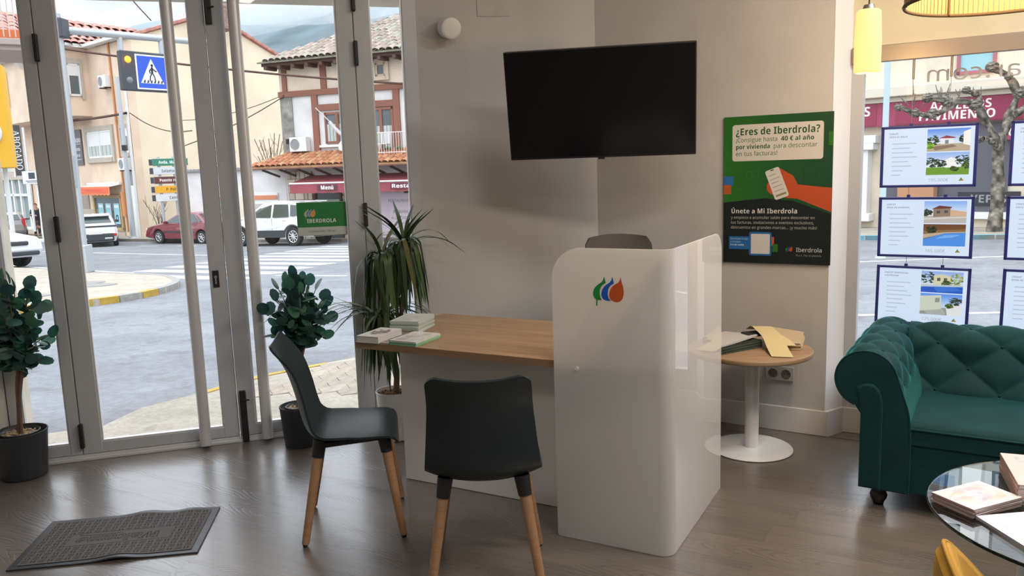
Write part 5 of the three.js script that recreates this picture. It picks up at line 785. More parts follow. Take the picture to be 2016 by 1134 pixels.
// ---------- restaurant house ----------
const RS = { p: [-9.3, -1.32, -34.0], yaw: -22 * D };
{
  const h = thing('restaurant_house', 'white half-timbered house with an old mossy tile roof and brown beams', 'building', RS.p, RS.yaw);
  part(h, 'wall', uvMetres(BB(0, 11, 0, 7.15, -6.5, 0), 0.3), mLime);
  part(h, 'upper_band', uvMetres(BB(0.01, 11, 6.1, 7.15, 0, 0.02), 0.3), M(new THREE.Color(0.76, 0.64, 0.50), 0.9, { map: grainTex(78) }));
  part(h, 'stone_strip', uvMetres(BB(0.0, 0.58, 2.9, 5.95, 0, 0.05), 0.8), M(new THREE.Color(0.42, 0.40, 0.36), 0.9, { map: grainTex(79, 256, 5, 0.5, 6) }));
  const beam = (x0, x1, y0, y1) => part(h, 'beam', BB(x0, x1, y0, y1, 0, 0.09, 0.01), mBrown);
  beam(-0.05, 11, 5.93, 6.16); beam(0.18, 0.40, 6.16, 7.15); beam(2.05, 2.32, 6.16, 7.15); beam(1.55, 1.83, 3.3, 5.93); beam(1.83, 5.32, 5.30, 5.55); beam(5.32, 5.60, 3.4, 5.93); beam(7.2, 7.45, 6.16, 7.15);
  win(h, 2.12, 3.30, 3.98, 5.22, 0.0, mBrown, { mull: 1, curtain: 0.62 }); part(h, 'sill', BB(1.85, 3.5, 3.84, 3.93, 0, 0.14), mFrameW);
  win(h, 4.18, 5.30, 3.42, 5.28, 0.0, mBrown, { mull: 1, curtain: 0.62 });
  win(h, 4.62, 5.08, 6.45, 6.98, 0.02, M(new THREE.Color(0.5, 0.40, 0.28), 0.8), { surround: 0.14, mull: 0, sur: M(new THREE.Color(0.55, 0.44, 0.32), 0.9) });
  const rf = part(h, 'roof', BB(-0.35, 11.4, 7.14, 7.28, -7, 0.62), mDarkWood), hip = (t) => -0.45 + 3.6 * t;
  tiledSlope(rf, -0.45, 8.6, 7.30, 0.75, 9.75, -5.0, 0.30, 12, tilesOld, 62, hip);
  for (let k = 0; k < 12; k++) part(rf, 'rafter_end', BB(-0.2 + k * 0.66, -0.05 + k * 0.66, 7.0, 7.14, 0, 0.68, 0.01), mDarkWood);
  { const s = poly([[0, 0], [3.6, 2.45], [3.6, 0]]); part(rf, 'hip_side', new THREE.BufferGeometry().setFromPoints([V(-0.45, 7.3, 0.75), V(3.15, 9.75, -5.0), V(-0.45, 7.3, -7)]).setIndex([0, 1, 2]).toNonIndexed(), tilesOld[0]).geometry.computeVertexNormals(); }
  // stones of the ground floor
  part(h, 'stone_base', BB(0.1, 1.34, 0, 2.85, 0, 0.06), M(new THREE.Color(0.33, 0.27, 0.21), 0.9));
  { const r = rng(8), st = [[0.54, 0.47, 0.38], [0.60, 0.53, 0.43], [0.48, 0.42, 0.35], [0.57, 0.52, 0.46]].map((c) => M(new THREE.Color(...c), 0.9)); for (const [a, b] of [[0.12, 1.32], [2.75, 3.35]]) for (let y = 0.05; y < 2.75;) { const hh = 0.16 + r() * 0.16; for (let x = a; x < b - 0.05;) { const w = Math.min(0.16 + r() * 0.3, b - x); part(h, 'wall_stone', B(w - 0.03, hh - 0.03, 0.10, x + w / 2, y + hh / 2, 0.05, 0.018, 1), st[Math.floor(r() * 4)]); x += w; } y += hh; } }
  part(h, 'door_opening', mg([BB(1.36, 1.46, 0, 2.35, 0, 0.12), BB(1.36, 2.74, 2.25, 2.4, 0, 0.12), BB(2.66, 2.74, 0, 2.35, 0, 0.12)]), mDarkWood); part(h, 'door_glass', BB(1.46, 2.66, 0, 2.25, 0, 0.03), mPane);
  const gr = part(h, 'balustrade', mg([BB(1.48, 2.64, 1.62, 1.74, 0.1, 0.14), ...Array.from({ length: 14 }, (_, i) => BB(1.5 + i * 0.083, 1.555 + i * 0.083, 0.6, 1.62, 0.1, 0.13))]), M(new THREE.Color(0.42, 0.56, 0.45), 0.7));
  const cn = part(h, 'tile_canopy', BB(-0.75, 9, 3.02, 3.10, 0, 1.28, 0.01), M(new THREE.Color(0.42, 0.20, 0.17), 0.8)); tiledSlope(cn, -0.75, 7.6, 3.12, 1.36, 3.62, 0.06, 0.27, 4, tilesOrange, 63, (t) => -0.75 + 0.75 * t);
  for (let k = 0; k < 9; k++) part(cn, 'bracket', rod([-0.3 + k * 0.85, 3.0, 1.1], [-0.3 + k * 0.85, 2.72, 0.05], 0.05), mDarkWood);
  part(h, 'shop_notice', BB(4.45, 6.4, 0.3, 2.0, 0.02, 0.06), M(new THREE.Color(0.62, 0.52, 0.55), 0.8)); 
  board(h, 'notice_print', 1.9, 1.6, 0.01, 5.42, 1.15, 0.07, signTex(380, 320, '#cdbfc6', (c, w) => { txt(c, 'RESTAURANTE', w / 2, 60, '34px sans-serif', '#6d6468', 320); txt(c, 'BISMARK', w / 2, 150, '34px sans-serif', '#6d6468', 250); txt(c, 'A LA CARTA', w / 2, 200, '34px sans-serif', '#6d6468', 280); txt(c, 'ASADOS', w / 2, 250, '30px sans-serif', '#6d6468', 200); }), mFrameW);
  part(h, 'lantern', B(0.32, 0.36, 0.25, 5.95, 2.12, 0.3, 0.02), mBlack);
  part(h, 'wall_lantern', B(0.12, 0.2, 0.1, 0.27, 4.15, 0.1, 0.02), mBlack);
  part(h, 'satellite_dish', lathe([[0, 0], [0.12, 0.015], [0.24, 0.07], [0.25, 0.075], [0.23, 0.08], [0, 0.02]], 24).rotateX(Math.PI / 2 - 0.4).translate(3.2, 3.85, 0.35), mFrameW);
}
{
  const b = thing('balcony', 'small balcony with thin white railings and flower pots on the restaurant house', 'balcony', at(RS, 5.1, 3.42, 0), RS.yaw), bars = [];
  for (let k = 0; k < 20; k++) bars.push(rod([-1.0 + k * 0.11, 0, 0.72], [-1.0 + k * 0.11, 0.85, 0.72], 0.009, 0.009, 5));
  for (let k = 0; k < 6; k++) bars.push(rod([1.09, 0, 0.1 + k * 0.12], [1.09, 0.85, 0.1 + k * 0.12], 0.009, 0.009, 5), rod([-1.0, 0, 0.1 + k * 0.12], [-1.0, 0.85, 0.1 + k * 0.12], 0.009, 0.009, 5));
  part(b, 'slab', BB(-1.1, 1.2, -0.14, 0, 0, 0.8), M(new THREE.Color(0.25, 0.26, 0.23), 0.9)); part(b, 'railing', mg([...bars, rod([-1.0, 0.85, 0.72], [1.09, 0.85, 0.72], 0.016), rod([1.09, 0.85, 0.05], [1.09, 0.85, 0.72], 0.016), rod([-1.0, 0.1, 0.72], [1.09, 0.1, 0.72], 0.014)]), mFrameW);
  const pot = (x, label, leafy) => { const p = thing('flower_pot', label, 'flower pot', at(RS, 5.1 + x, 3.425, 0.45), RS.yaw); part(p, 'pot', lathe([[0, 0], [0.10, 0], [0.14, 0.2], [0.13, 0.2], [0, 0.17]], 16), tilesOrange[2]); if (leafy) part(p, 'foliage', mg(Array.from({ length: 14 }, (_, i) => new THREE.SphereGeometry(0.05, 6, 5).translate(0.1 * Math.cos(i * 2.4), 0.22 + 0.02 * (i % 4), 0.1 * Math.sin(i * 2.4)))), leafMat([0.08, 0.2, 0.04])); };
  pot(-0.65, 'terracotta flower pot at the left of the balcony', false); pot(0.1, 'leafy green potted plant in the middle of the balcony', true); pot(0.6, 'terracotta flower pot with plant at the right of the balcony', true);
  const ch = thing('folding_chair', 'white metal folding chair on the restaurant balcony', 'chair', at(RS, 5.0, 3.425, 0.3), RS.yaw); part(ch, 'backrest', mg(Array.from({ length: 6 }, (_, i) => BB(-0.2 + i * 0.07, -0.16 + i * 0.07, 0.45, 0.9, -0.1, -0.08))), mFrameW); part(ch, 'seat', BB(-0.22, 0.22, 0.42, 0.45, -0.1, 0.25), mFrameW); for (const x of [-0.2, 0.2]) { part(ch, 'leg', rod([x, 0, -0.1], [x, 0.43, 0.2], 0.012), mFrameW); part(ch, 'leg', rod([x, 0, 0.25], [x, 0.43, -0.1], 0.012), mFrameW); }
  const fl = thing('flagpole', 'white slanting flagpole with a furled white flag on the restaurant front', 'flagpole', at(RS, 3.1, 4.2, 0.05), RS.yaw); part(fl, 'pole', rod([0, 0, 0], [-0.75, 1.15, 0.9], 0.02), mFrameW); part(fl, 'flag', tube([[-0.08, 0.05, 0.1], [-0.28, 0.35, 0.34], [-0.42, 0.62, 0.5]], 0.07, 12, 8), mFrameW);
  acUnit('air conditioner on the white wall of the restaurant house above the tiled canopy', at(RS, 0.95, 4.0, 0), RS.yaw);
}
for (const [x0, x1, word, label, tx] of [[1.15, 4.0, 'Menú', 'burgundy awning lettered with the menu word', 0.72], [4.25, 7.6, 'Restaurante', 'burgundy awning lettered with the restaurant word', 0.5]]) {
  const a = thing('restaurant_awning', label, 'awning', at(RS, x0, 0, 0), RS.yaw), W = x1 - x0, m = M(new THREE.Color(0.27, 0.055, 0.07), 0.8);
  part(a, 'canopy', mg([0, 0.012].map((d) => grid(1, 1, (u, v) => [lerp(0.12 * (1 - v), W - 0.1 * (1 - v), u), 2.72 - 0.30 * v + d, 0.12 + 1.2 * v]))), m);
  part(a, 'side_panel', mg([0.0, W].map((x) => new THREE.BufferGeometry().setFromPoints([V(x, 2.42, 1.32), V(x + (x ? -0.1 : 0.12), 2.72, 0.12), V(x, 2.42, 0.12)]).setIndex([0, 1, 2]).toNonIndexed()).map((g) => { g.computeVertexNormals(); g.setAttribute('uv', new THREE.Float32BufferAttribute(new Float32Array(6), 2)); return g; })), m);
  part(a, 'front_bar', rod([0, 2.43, 1.33], [W, 2.43, 1.33], 0.035), mFrameW);
  part(a, 'valance', grid(60, 1, (u, v) => [u * W, v < 0.5 ? 2.42 : 2.06 - 0.03 * Math.abs(Math.sin(u * W * 7)), 1.33 + 0.012 * Math.sin(u * W * 9)]), m);
  const tex = signTex(420, 90, '#5d2630', (c, w, h) => txt(c, word, w / 2, h / 2, 'bold 76px sans-serif', '#f4f0ee', 400));
  board(a, 'valance_print', word === 'Menú' ? 0.95 : 1.9, 0.25, 0.008, word === 'Menú' ? 1.78 : 2.45, 2.25, 1.355, word === 'Menú' ? signTex(260, 68, '#572430', (c, w, h) => txt(c, 'Menú', w / 2, h / 2, 'bold 62px sans-serif', '#f4f0ee', 240)) : tex, m);
}
// ---------- low wall, bare shrubs, other walls ----------
{
  const a = [-14.9, -36.9], b = [-9.35, -34.1], len = Math.hypot(b[0] - a[0], b[1] - a[1]), yaw = -Math.atan2(b[1] - a[1], b[0] - a[0]);
  const w = thing('yard_wall', 'low white yard wall with striped gates between the gable house and the restaurant', 'wall', [a[0], -1.32, a[1]], yaw);
  part(w, 'wall', uvMetres(BB(0, len, 0, 3.05, -0.25, 0), 0.3), mLime);
  part(w, 'cap', mg(Array.from({ length: 26 }, (_, i) => new THREE.CylinderGeometry(0.12, 0.12, 0.5, 8, 1, false, 0, Math.PI).rotateX(Math.PI / 2).rotateZ(Math.PI / 2).translate(0.12 + i * len / 26, 3.05, -0.12))), M(new THREE.Color(0.25, 0.24, 0.23), 0.9));
  const st = (x0, x1, y1) => { const g = part(w, 'gate', BB(x0, x1, 0, y1, 0, 0.06), mFrameW); for (let k = 0; k < 6; k++) part(g, 'gate_slat', BB(x0 + 0.03, x1 - 0.03, y1 - 0.28 - k * 0.36, y1 - 0.10 - k * 0.36, 0.06, 0.09), k % 2 ? M(new THREE.Color(0.48, 0.44, 0.40), 0.8) : M(new THREE.Color(0.58, 0.22, 0.11), 0.8)); };
  st(1.6, 2.95, 2.0); st(4.3, 5.75, 2.05); part(w, 'pier', BB(3.35, 4.2, 0, 1.95, 0, 0.12), M(new THREE.Color(0.70, 0.62, 0.48), 0.9));
  const shrub = (label, p, n, hh, seed) => { const s = thing('bare_shrub', label, 'shrub', p), r = rng(seed), l = []; for (let i = 0; i < n; i++) { const az = r() * 6.28, d = 0.25 + r() * 0.5, top = hh * (0.6 + 0.4 * r()), q = [d * Math.cos(az) * 1.3, top, d * Math.sin(az) * 0.5]; l.push(tube([[0, 0, 0], [q[0] * 0.4, top * 0.55, q[2] * 0.4], q], 0.018, 8, 5)); for (let k = 0; k < 3; k++) { const t = 0.45 + 0.18 * k; l.push(rod([q[0] * t, top * t, q[2] * t], [q[0] * t + (r() - 0.5) * 0.7, top * t + 0.35 + r() * 0.3, q[2] * t + (r() - 0.5) * 0.3], 0.011, 0.006, 5)); } } part(s, 'branches', mg(l), mBark); };
  shrub('leafless shrub rising over the yard wall beside the restaurant corner', [-10.3, 0.4, -35.6], 9, 2.9, 3); shrub('leafless shrub over the middle of the yard wall', [-12.9, 0.4, -36.9], 7, 3.2, 5); shrub('bare vine shrub against the cream gable wall', [-16.75, -1.3, -38.6], 7, 1.8, 7);
  const wh = thing('white_rear_house', 'white house with chimney rising behind the mossy tile roof', 'building', at(RS, 2.6, 0, -11), RS.yaw);
  part(wh, 'wall', BB(0.6, 9, 0, 10.75, -3, 0), mLime); part(wh, 'parapet', BB(0.4, 9.2, 10.75, 10.95, -3.2, 0.2), mFrameW); const cc = part(wh, 'chimney', BB(2.5, 3.0, 10.9, 12.1, -1.4, -0.9), mLime); part(cc, 'chimney_cap', mg([new THREE.CylinderGeometry(0.42, 0.2, 0.6, 10).translate(2.75, 12.4, -1.15)]), M(new THREE.Color(0.3, 0.3, 0.29), 0.8)); part(wh, 'roof_vent', BB(5.3, 5.8, 11.1, 11.5, -1.2, -0.8), mBrown); 
  const sh = thing('grey_shopfront', 'pale grey shop front with tall glass doors at the far left', 'shop', at(PB, -15.3, 0, 0.0), PB.yaw);
  part(sh, 'fascia', BB(-4, 1.8, 3.0, 3.5, 0, 0.3), mStone); part(sh, 'frame', mg([[-3.4, 0.1], [-2.2, 0.1], [-1.0, 0.1], [0.2, 0.1], [1.5, 0.12]].map(([x, q]) => BB(x - q, x + q, 0, 3.0, 0.05, 0.25)).concat([BB(-3.4, 1.5, 2.0, 2.15, 0.05, 0.25), BB(-3.4, 1.5, 0, 0.15, 0.05, 0.25)])), mFrameW); part(sh, 'glass_front', BB(-3.4, 1.5, 0.1, 3.0, 0.02, 0.1), M(new THREE.Color(0.19, 0.26, 0.27), 0.15));
}
{
  const y = thing('yellow_sign_box', 'large yellow sign box with a white ring at the left edge of the view', 'sign', [-18.35, 3.78, -28.5], 0.42);
  part(y, 'box', BB(-1.5, 0.98, -1.75, 1.75, -0.5, 0.5, 0.03), M(new THREE.Color(0.72, 0.40, 0.02), 0.5)); part(y, 'ring', new THREE.TorusGeometry(0.42, 0.07, 8, 32).translate(0.28, -0.55, 0.51), mFrameW); part(y, 'disc', new THREE.CylinderGeometry(0.4, 0.4, 0.02, 32).rotateX(Math.PI / 2).translate(0.28, -0.55, 0.505), M(new THREE.Color(0.75, 0.5, 0.1), 0.5)); part(y, 'support', rod([0.6, -1.7, -0.3], [0.6, -4.9, -0.3], 0.08), mFrameW);
  const b = thing('corner_balcony', 'balcony with rusty white bars and orange planters at the top left', 'balcony', [-12.95, 5.0, -21.6], 0.55), bars = [];
  part(b, 'slab', mg([BB(-3, 0.75, 0, 0.16, -2.2, 0.5, 0.02), BB(-3, 0.65, -0.12, 0, -2.2, 0.4)]), M(new THREE.Color(0.36, 0.30, 0.27), 0.9)); for (let k = 0; k < 22; k++) bars.push(rod([0.66 - k * 0.13, 0.2, 0.42], [0.66 - k * 0.13, 1.4, 0.42], 0.016, 0.016, 6)); for (let k = 0; k < 14; k++) bars.push(rod([0.66, 0.2, 0.3 - k * 0.13], [0.66, 1.4, 0.3 - k * 0.13], 0.016, 0.016, 6));
  part(b, 'railing', mg([...bars, rod([-3, 1.4, 0.42], [0.66, 1.4, 0.42], 0.03), rod([0.66, 1.4, 0.42], [0.66, 1.4, -1.9], 0.03)]), M(new THREE.Color(0.50, 0.46, 0.42), 0.8));
  part(b, 'house_wall', BB(-3, -0.6, -1.2, 5, -3.2, -2.2), mPeach);
  for (const [k, x] of [[0, 0.12], [1, -0.72]]) { const pl = thing('orange_planter', ['orange balcony planter nearer the balcony corner', 'orange balcony planter further from the balcony corner'][k], 'planter', [-12.95 + x * Math.cos(0.55) + 0.20 * Math.sin(0.55), 5.165, -21.6 - x * Math.sin(0.55) + 0.20 * Math.cos(0.55)], 0.55); part(pl, 'trough', B(0.72, 0.24, 0.24, 0, 0.12, 0, 0.02), M(new THREE.Color(0.65, 0.17, 0.06), 0.7)); }
}
// ---------- masts, traffic sign, wires ----------
const mGalv = M(new THREE.Color(0.42, 0.45, 0.47), 0.45, { metalness: 0.4 }), mDarkBox = M(new THREE.Color(0.045, 0.05, 0.06), 0.5);
{
  const z0 = -17.98, g0 = gy(z0), m = thing('sign_gantry', 'tall galvanised mast with a long horizontal arm over the street', 'mast', [-9.62, g0 + 0.1, z0]);
  part(m, 'pole', rod([0, 0, 0], [0, 5.6, 0], 0.13, 0.11, 20), mGalv); part(m, 'base_box', BB(-0.17, 0.17, 0, 0.62, -0.17, 0.17, 0.02), mGalv); part(m, 'stickers', BB(-0.12, 0.12, 1.9, 2.6, 0.06, 0.145, 0.02), M(new THREE.Color(0.25, 0.3, 0.34), 0.7));
  part(m, 'arm', rod([0, 5.28, 0], [2.3, 5.36, -3.06], 0.085, 0.07, 16), mGalv); part(m, 'clamp', BB(-0.16, 0.2, 5.1, 5.5, -0.16, 0.16, 0.02), mDarkBox); part(m, 'hanger', mg([0.36, 0.62].map((t) => rod([2.3 * t, 5.28, -3.06 * t], [2.3 * t, 4.95, -3.06 * t], 0.06))), mGalv);
  const P = (t) => [-9.62 + 2.3 * t, -3.06 * t + z0], s = thing('crossing_sign', 'dark sign panel with a blue pedestrian crossing sign between amber lamps', 'traffic sign', [P(0.505)[0], g0 + 0.1 + 4.52, P(0.505)[1]], 53 * D);
  part(s, 'panel', B(1.26, 0.90, 0.16, 0, 0, 0, 0.03), mDarkBox);
  board(s, 'sign_plate', 0.76, 0.80, 0.02, 0.09, -0.01, 0.085, signTex(400, 400, '#eef0f2', (c, w) => { c.fillStyle = '#2550c0'; c.fillRect(12, 12, 376, 376); c.fillStyle = '#e6e9ee'; c.beginPath(); c.moveTo(200, 40); c.lineTo(356, 330); c.lineTo(44, 330); c.fill(); c.fillStyle = '#16181c'; c.beginPath(); c.arc(208, 118, 17, 0, 7); c.fill(); c.lineCap = 'round'; c.strokeStyle = '#16181c'; c.lineWidth = 30; c.beginPath(); c.moveTo(206, 150); c.lineTo(204, 205); c.stroke(); c.lineWidth = 16; for (const q of [[[204, 150], [170, 182], [176, 210]], [[210, 150], [242, 180], [262, 186]], [[202, 205], [176, 250], [168, 300]], [[206, 205], [232, 250], [240, 300]]]) { c.beginPath(); c.moveTo(...q[0]); c.lineTo(...q[1]); c.lineTo(...q[2]); c.stroke(); } for (let k = 0; k < 6; k++) { c.beginPath(); const x = 78 + k * 46; c.moveTo(x, 326); c.lineTo(x + 14, 292); c.lineTo(x + 30, 292); c.lineTo(x + 26, 326); c.fill(); } }), mFrameW);
  const amber = M(new THREE.Color(0.8, 0.3, 0.02), 0.4, { emissive: new THREE.Color(1, 0.36, 0.03), emissiveIntensity: 0.9 }), off = M(new THREE.Color(0.16, 0.17, 0.18), 0.4);
  for (const [x, y, mm, n] of [[-0.455, 0.25, amber, 'lit_signal_lamp'], [-0.455, -0.22, off, 'signal_lamp'], [0.55, 0.25, off, 'signal_lamp'], [0.55, -0.22, amber, 'lit_signal_lamp']]) { part(s, n, mg([new THREE.SphereGeometry(0.095, 20, 10, 0, 6.283, 0, 1.2).rotateX(Math.PI / 2).translate(x, y, 0.03)]), mm); if (mm === amber) { const L = new THREE.PointLight(0xff8020, 0.05); L.position.set(x, y, 0.2); s.add(L); } }
  const lp = thing('street_light_pole', 'pale grey street light pole standing before the peach house', 'pole', [-19.7, -1.32, -42.0]); lp.position.set(-18.25, -1.32, -38.95); part(lp, 'pole', rod([0, 0, 0], [0, 7.6, 0], 0.12, 0.08, 16), mGalv); part(lp, 'base', Cy(0.22, 0.24, 0.06, 0, 0.03, 0), mGalv); part(lp, 'camera_box', B(0.2, 0.26, 0.2, 0.05, 4.3, 0.1, 0.02), mBlack);
  const rp = thing('blue_grey_pole', 'slim pale blue pole outside the shop window', 'pole', [7.42, gy(-16), -16.0]); part(rp, 'pole', rod([0, 0, 0], [0, 5.2, 0], 0.06, 0.055, 14), M(new THREE.Color(0.44, 0.54, 0.58), 0.5)); part(rp, 'base', Cy(0.1, 0.12, 0.05, 0, 0.025, 0), mGalv);
  const d = thing('direction_signpost', 'twin post with stacked green, white, brown and yellow direction signs', 'signpost', [-16.0, -1.32, -38.2], 0.5); 
  part(d, 'post', mg([rod([-0.35, 0, 0], [-0.35, 3.8, 0], 0.07), rod([0.3, 0, 0], [0.3, 3.8, 0], 0.07)]), mGalv);
  for (const [y, bg, col, s] of [[3.55, '#2f7a5e', '#eef2ee', 'Avda. Madrid'], [3.15, '#c9cdcf', '#4a4d50', 'Salamanca'], [2.72, '#5d2f2b', '#f0ecea', '◀ Puente romano'], [2.29, '#e0a21c', '#4a3a10', '◀ P  Policía'], [1.90, '#cfd3d4', '#55585a', '◀  Centro']]) { const b = board(d, 'sign_arrow', 1.55, 0.34, 0.06, 0.15, y, 0.1, signTex(380, 66, bg, (c, w, h) => txt(c, s, w / 2, h / 2, 'bold 40px sans-serif', col, 350)), mGalv); part(b, 'bracket', BB(-0.92, -0.66, -0.14, 0.14, -0.08, 0.02), mDarkBox); }
  const tw = thing('town_sign', 'white and blue information sign boards on twin white posts at the left', 'sign', [-22.6, -1.32, -39.3], 0.35); part(tw, 'post', mg([rod([-0.15, 0, 0], [-0.15, 3.4, 0], 0.08), rod([0.55, 0, 0], [0.55, 3.4, 0], 0.08)]), mFrameW); board(tw, 'sign_board', 0.8, 0.62, 0.08, -0.35, 3.05, 0.1, signTex(160, 124, '#dfe3ea', (c, w) => { c.fillStyle = '#3c4450'; c.fillRect(52, 14, 56, 62); c.fillRect(24, 92, 112, 7); c.fillRect(34, 106, 90, 6); }), M(new THREE.Color(0.2, 0.25, 0.5), 0.5)); board(tw, 'sign_board', 1.0, 0.55, 0.08, 0.6, 3.05, 0.1, signTex(200, 110, '#dde2e2', (c, w) => { c.fillStyle = '#7d8a86'; c.fillRect(24, 28, 60, 8); c.fillRect(130, 30, 44, 50); }), mFrameW); board(tw, 'sign_board', 0.62, 0.38, 0.06, 0.9, 2.4, 0.1, signTex(120, 76, '#2a4fae', (c, w, h) => txt(c, 'BUS', w / 2, h / 2, 'bold 40px sans-serif', '#eef', 100)), mFrameW); board(tw, 'sign_board', 0.5, 0.9, 0.05, 0.95, 1.3, 0.1, signTex(100, 180, '#c8d4d8', (c, w, h) => { c.fillStyle = '#7d93a2'; for (let k = 0; k < 4; k++) c.fillRect(18, 24 + k * 36, 62, 18); }), mFrameW);
}
{
  const wire = (label, a, b, sag, r) => { const t = thing('overhead_cable', label, 'cable'); const m = [0.25, 0.5, 0.75].map((k) => [lerp(a[0], b[0], k), lerp(a[1], b[1], k) - sag * 4 * k * (1 - k), lerp(a[2], b[2], k)]); part(t, 'cable', tube([a, ...m, b], r, 40, 6), mDarkWood); };
  wire('thick cable crossing the whole street below the crossing sign to the restaurant beam', [-21.5, 7.4, -32], [-3.5, 4.72, -31.55], 0.25, 0.045);
  wire('thin cable from the gable wall to the restaurant beam', [-14.4, 2.9, -36.5], [-9.1, 4.65, -33.8], 0.15, 0.022);
  wire('upper thin cable between gable wall and restaurant corner', [-16.5, 4.3, -40.9], [-9.1, 4.7, -33.8], 0.25, 0.016);
  wire('dark cable running along the underside of the peach house upper storey', at(PB, -8, 6.0, 1.0), at(PB, 0.1, 5.95, 0.2), 0.1, 0.06);
  wire('thin cable rising to the chimney of the peach house', [-18.5, 13.5, -36], [-17.6, 9.3, -41.8], 0.4, 0.03);
  wire('cable from the peach house corner along the gable wall', [-17.95, 4.62, -39.2], [-14.4, 3.6, -37.5], 0.35, 0.025);
}
// ---------- buildings seen through the shop window ----------
const RB = { p: [11.93, -0.85, -24.9], yaw: -42 * D };
{
  const h = thing('tile_shop', 'cream building with a burgundy sign fascia above dark shop windows', 'building', RB.p, RB.yaw), burg = M(new THREE.Color(0.30, 0.045, 0.09), 0.6), dk = M(new THREE.Color(0.10, 0.10, 0.12), 0.3);
  part(h, 'wall', uvMetres(BB(-9, 14, 0, 9.5, -8, 0), 0.3), M(new THREE.Color(0.76, 0.67, 0.52), 0.9, { map: grainTex(82) }));
  part(h, 'ledge', mg([BB(-9, 14, 4.05, 4.35, 0, 0.55, 0.03), BB(-9, 14, 3.9, 4.05, 0, 0.35, 0.03)]), M(new THREE.Color(0.62, 0.56, 0.46), 0.9));
  part(h, 'fascia', BB(-9, 14, 3.2, 3.92, 0, 0.28), burg);
  board(h, 'fascia_print', 3.3, 0.66, 0.01, 1.65, 3.56, 0.29, signTex(660, 132, '#8c2a4a', (c, w) => { txt(c, 'AZULEJOS', w / 2 + 20, 38, 'bold 70px sans-serif', '#efe6d8', 460); txt(c, 'PAVIMENTO', w / 2, 96, 'bold 70px sans-serif', '#efe6d8', 560); }), burg);
  board(h, 'fascia_print', 2.6, 0.66, 0.01, -1.85, 3.56, 0.29, signTex(520, 132, '#8c2a4a', (c, w) => { txt(c, 'YEPES', w / 2 + 112, 44, 'bold 82px sans-serif', '#efe6d8', 380); txt(c, 'CERAMICA', w / 2 + 100, 110, 'bold 34px sans-serif', '#efe6d8', 330); }), burg);
  board(h, 'small_awning_print', 1.6, 0.42, 0.3, 3.7, 2.85, 0.2, signTex(320, 84, '#a3355a', (c, w, hh) => txt(c, 'CERAMICA', w / 2, hh / 2, 'bold 60px sans-serif', '#efe6d8', 290)), burg);
  part(h, 'shop_front', mg([BB(-0.4, 3.0, 0.5, 3.15, 0, 0.08), BB(3.6, 9, 0.5, 3.15, 0, 0.08)]), dk); part(h, 'shop_base', BB(-0.4, 9, 0.42, 0.62, 0, 0.16), mFrameW); part(h, 'shop_bench', BB(0.2, 1.2, 0.9, 1.5, 0.1, 0.5), M(new THREE.Color(0.44, 0.22, 0.12), 0.8));
  board(h, 'lower_print', 1.6, 0.42, 0.02, 2.55, 1.0, 0.1, signTex(320, 84, '#2a2a30', (c, w, hh) => txt(c, 'YEPES', w / 2, hh / 2, 'bold 66px sans-serif', '#8c8c92', 280)), dk);
  win(h, 1.55, 2.55, 4.55, 6.0, 0, M(new THREE.Color(0.36, 0.12, 0.14), 0.7), { mull: 0, pane: M(new THREE.Color(0.26, 0.48, 0.52), 0.5) }); win(h, 4.3, 5.6, 4.45, 5.5, 0, M(new THREE.Color(0.5, 0.2, 0.15), 0.7), { mull: 1, pane: M(new THREE.Color(0.5, 0.6, 0.64), 0.4) });
  part(h, 'arch_column', mg([BB(-1.12, -0.72, 0.4, 2.55, 0.0, 0.4, 0.03), BB(-1.3, -0.55, 2.5, 2.7, 0, 0.5, 0.03), BB(-1.25, -0.6, 0.3, 0.55, 0, 0.5, 0.03), BB(-4, -0.5, 2.7, 2.95, 0, 0.45, 0.03)]), mFrameW); part(h, 'doorway', BB(-4, -1.1, 0.3, 2.7, 0, 0.05), M(new THREE.Color(0.33, 0.31, 0.24), 0.7));
}
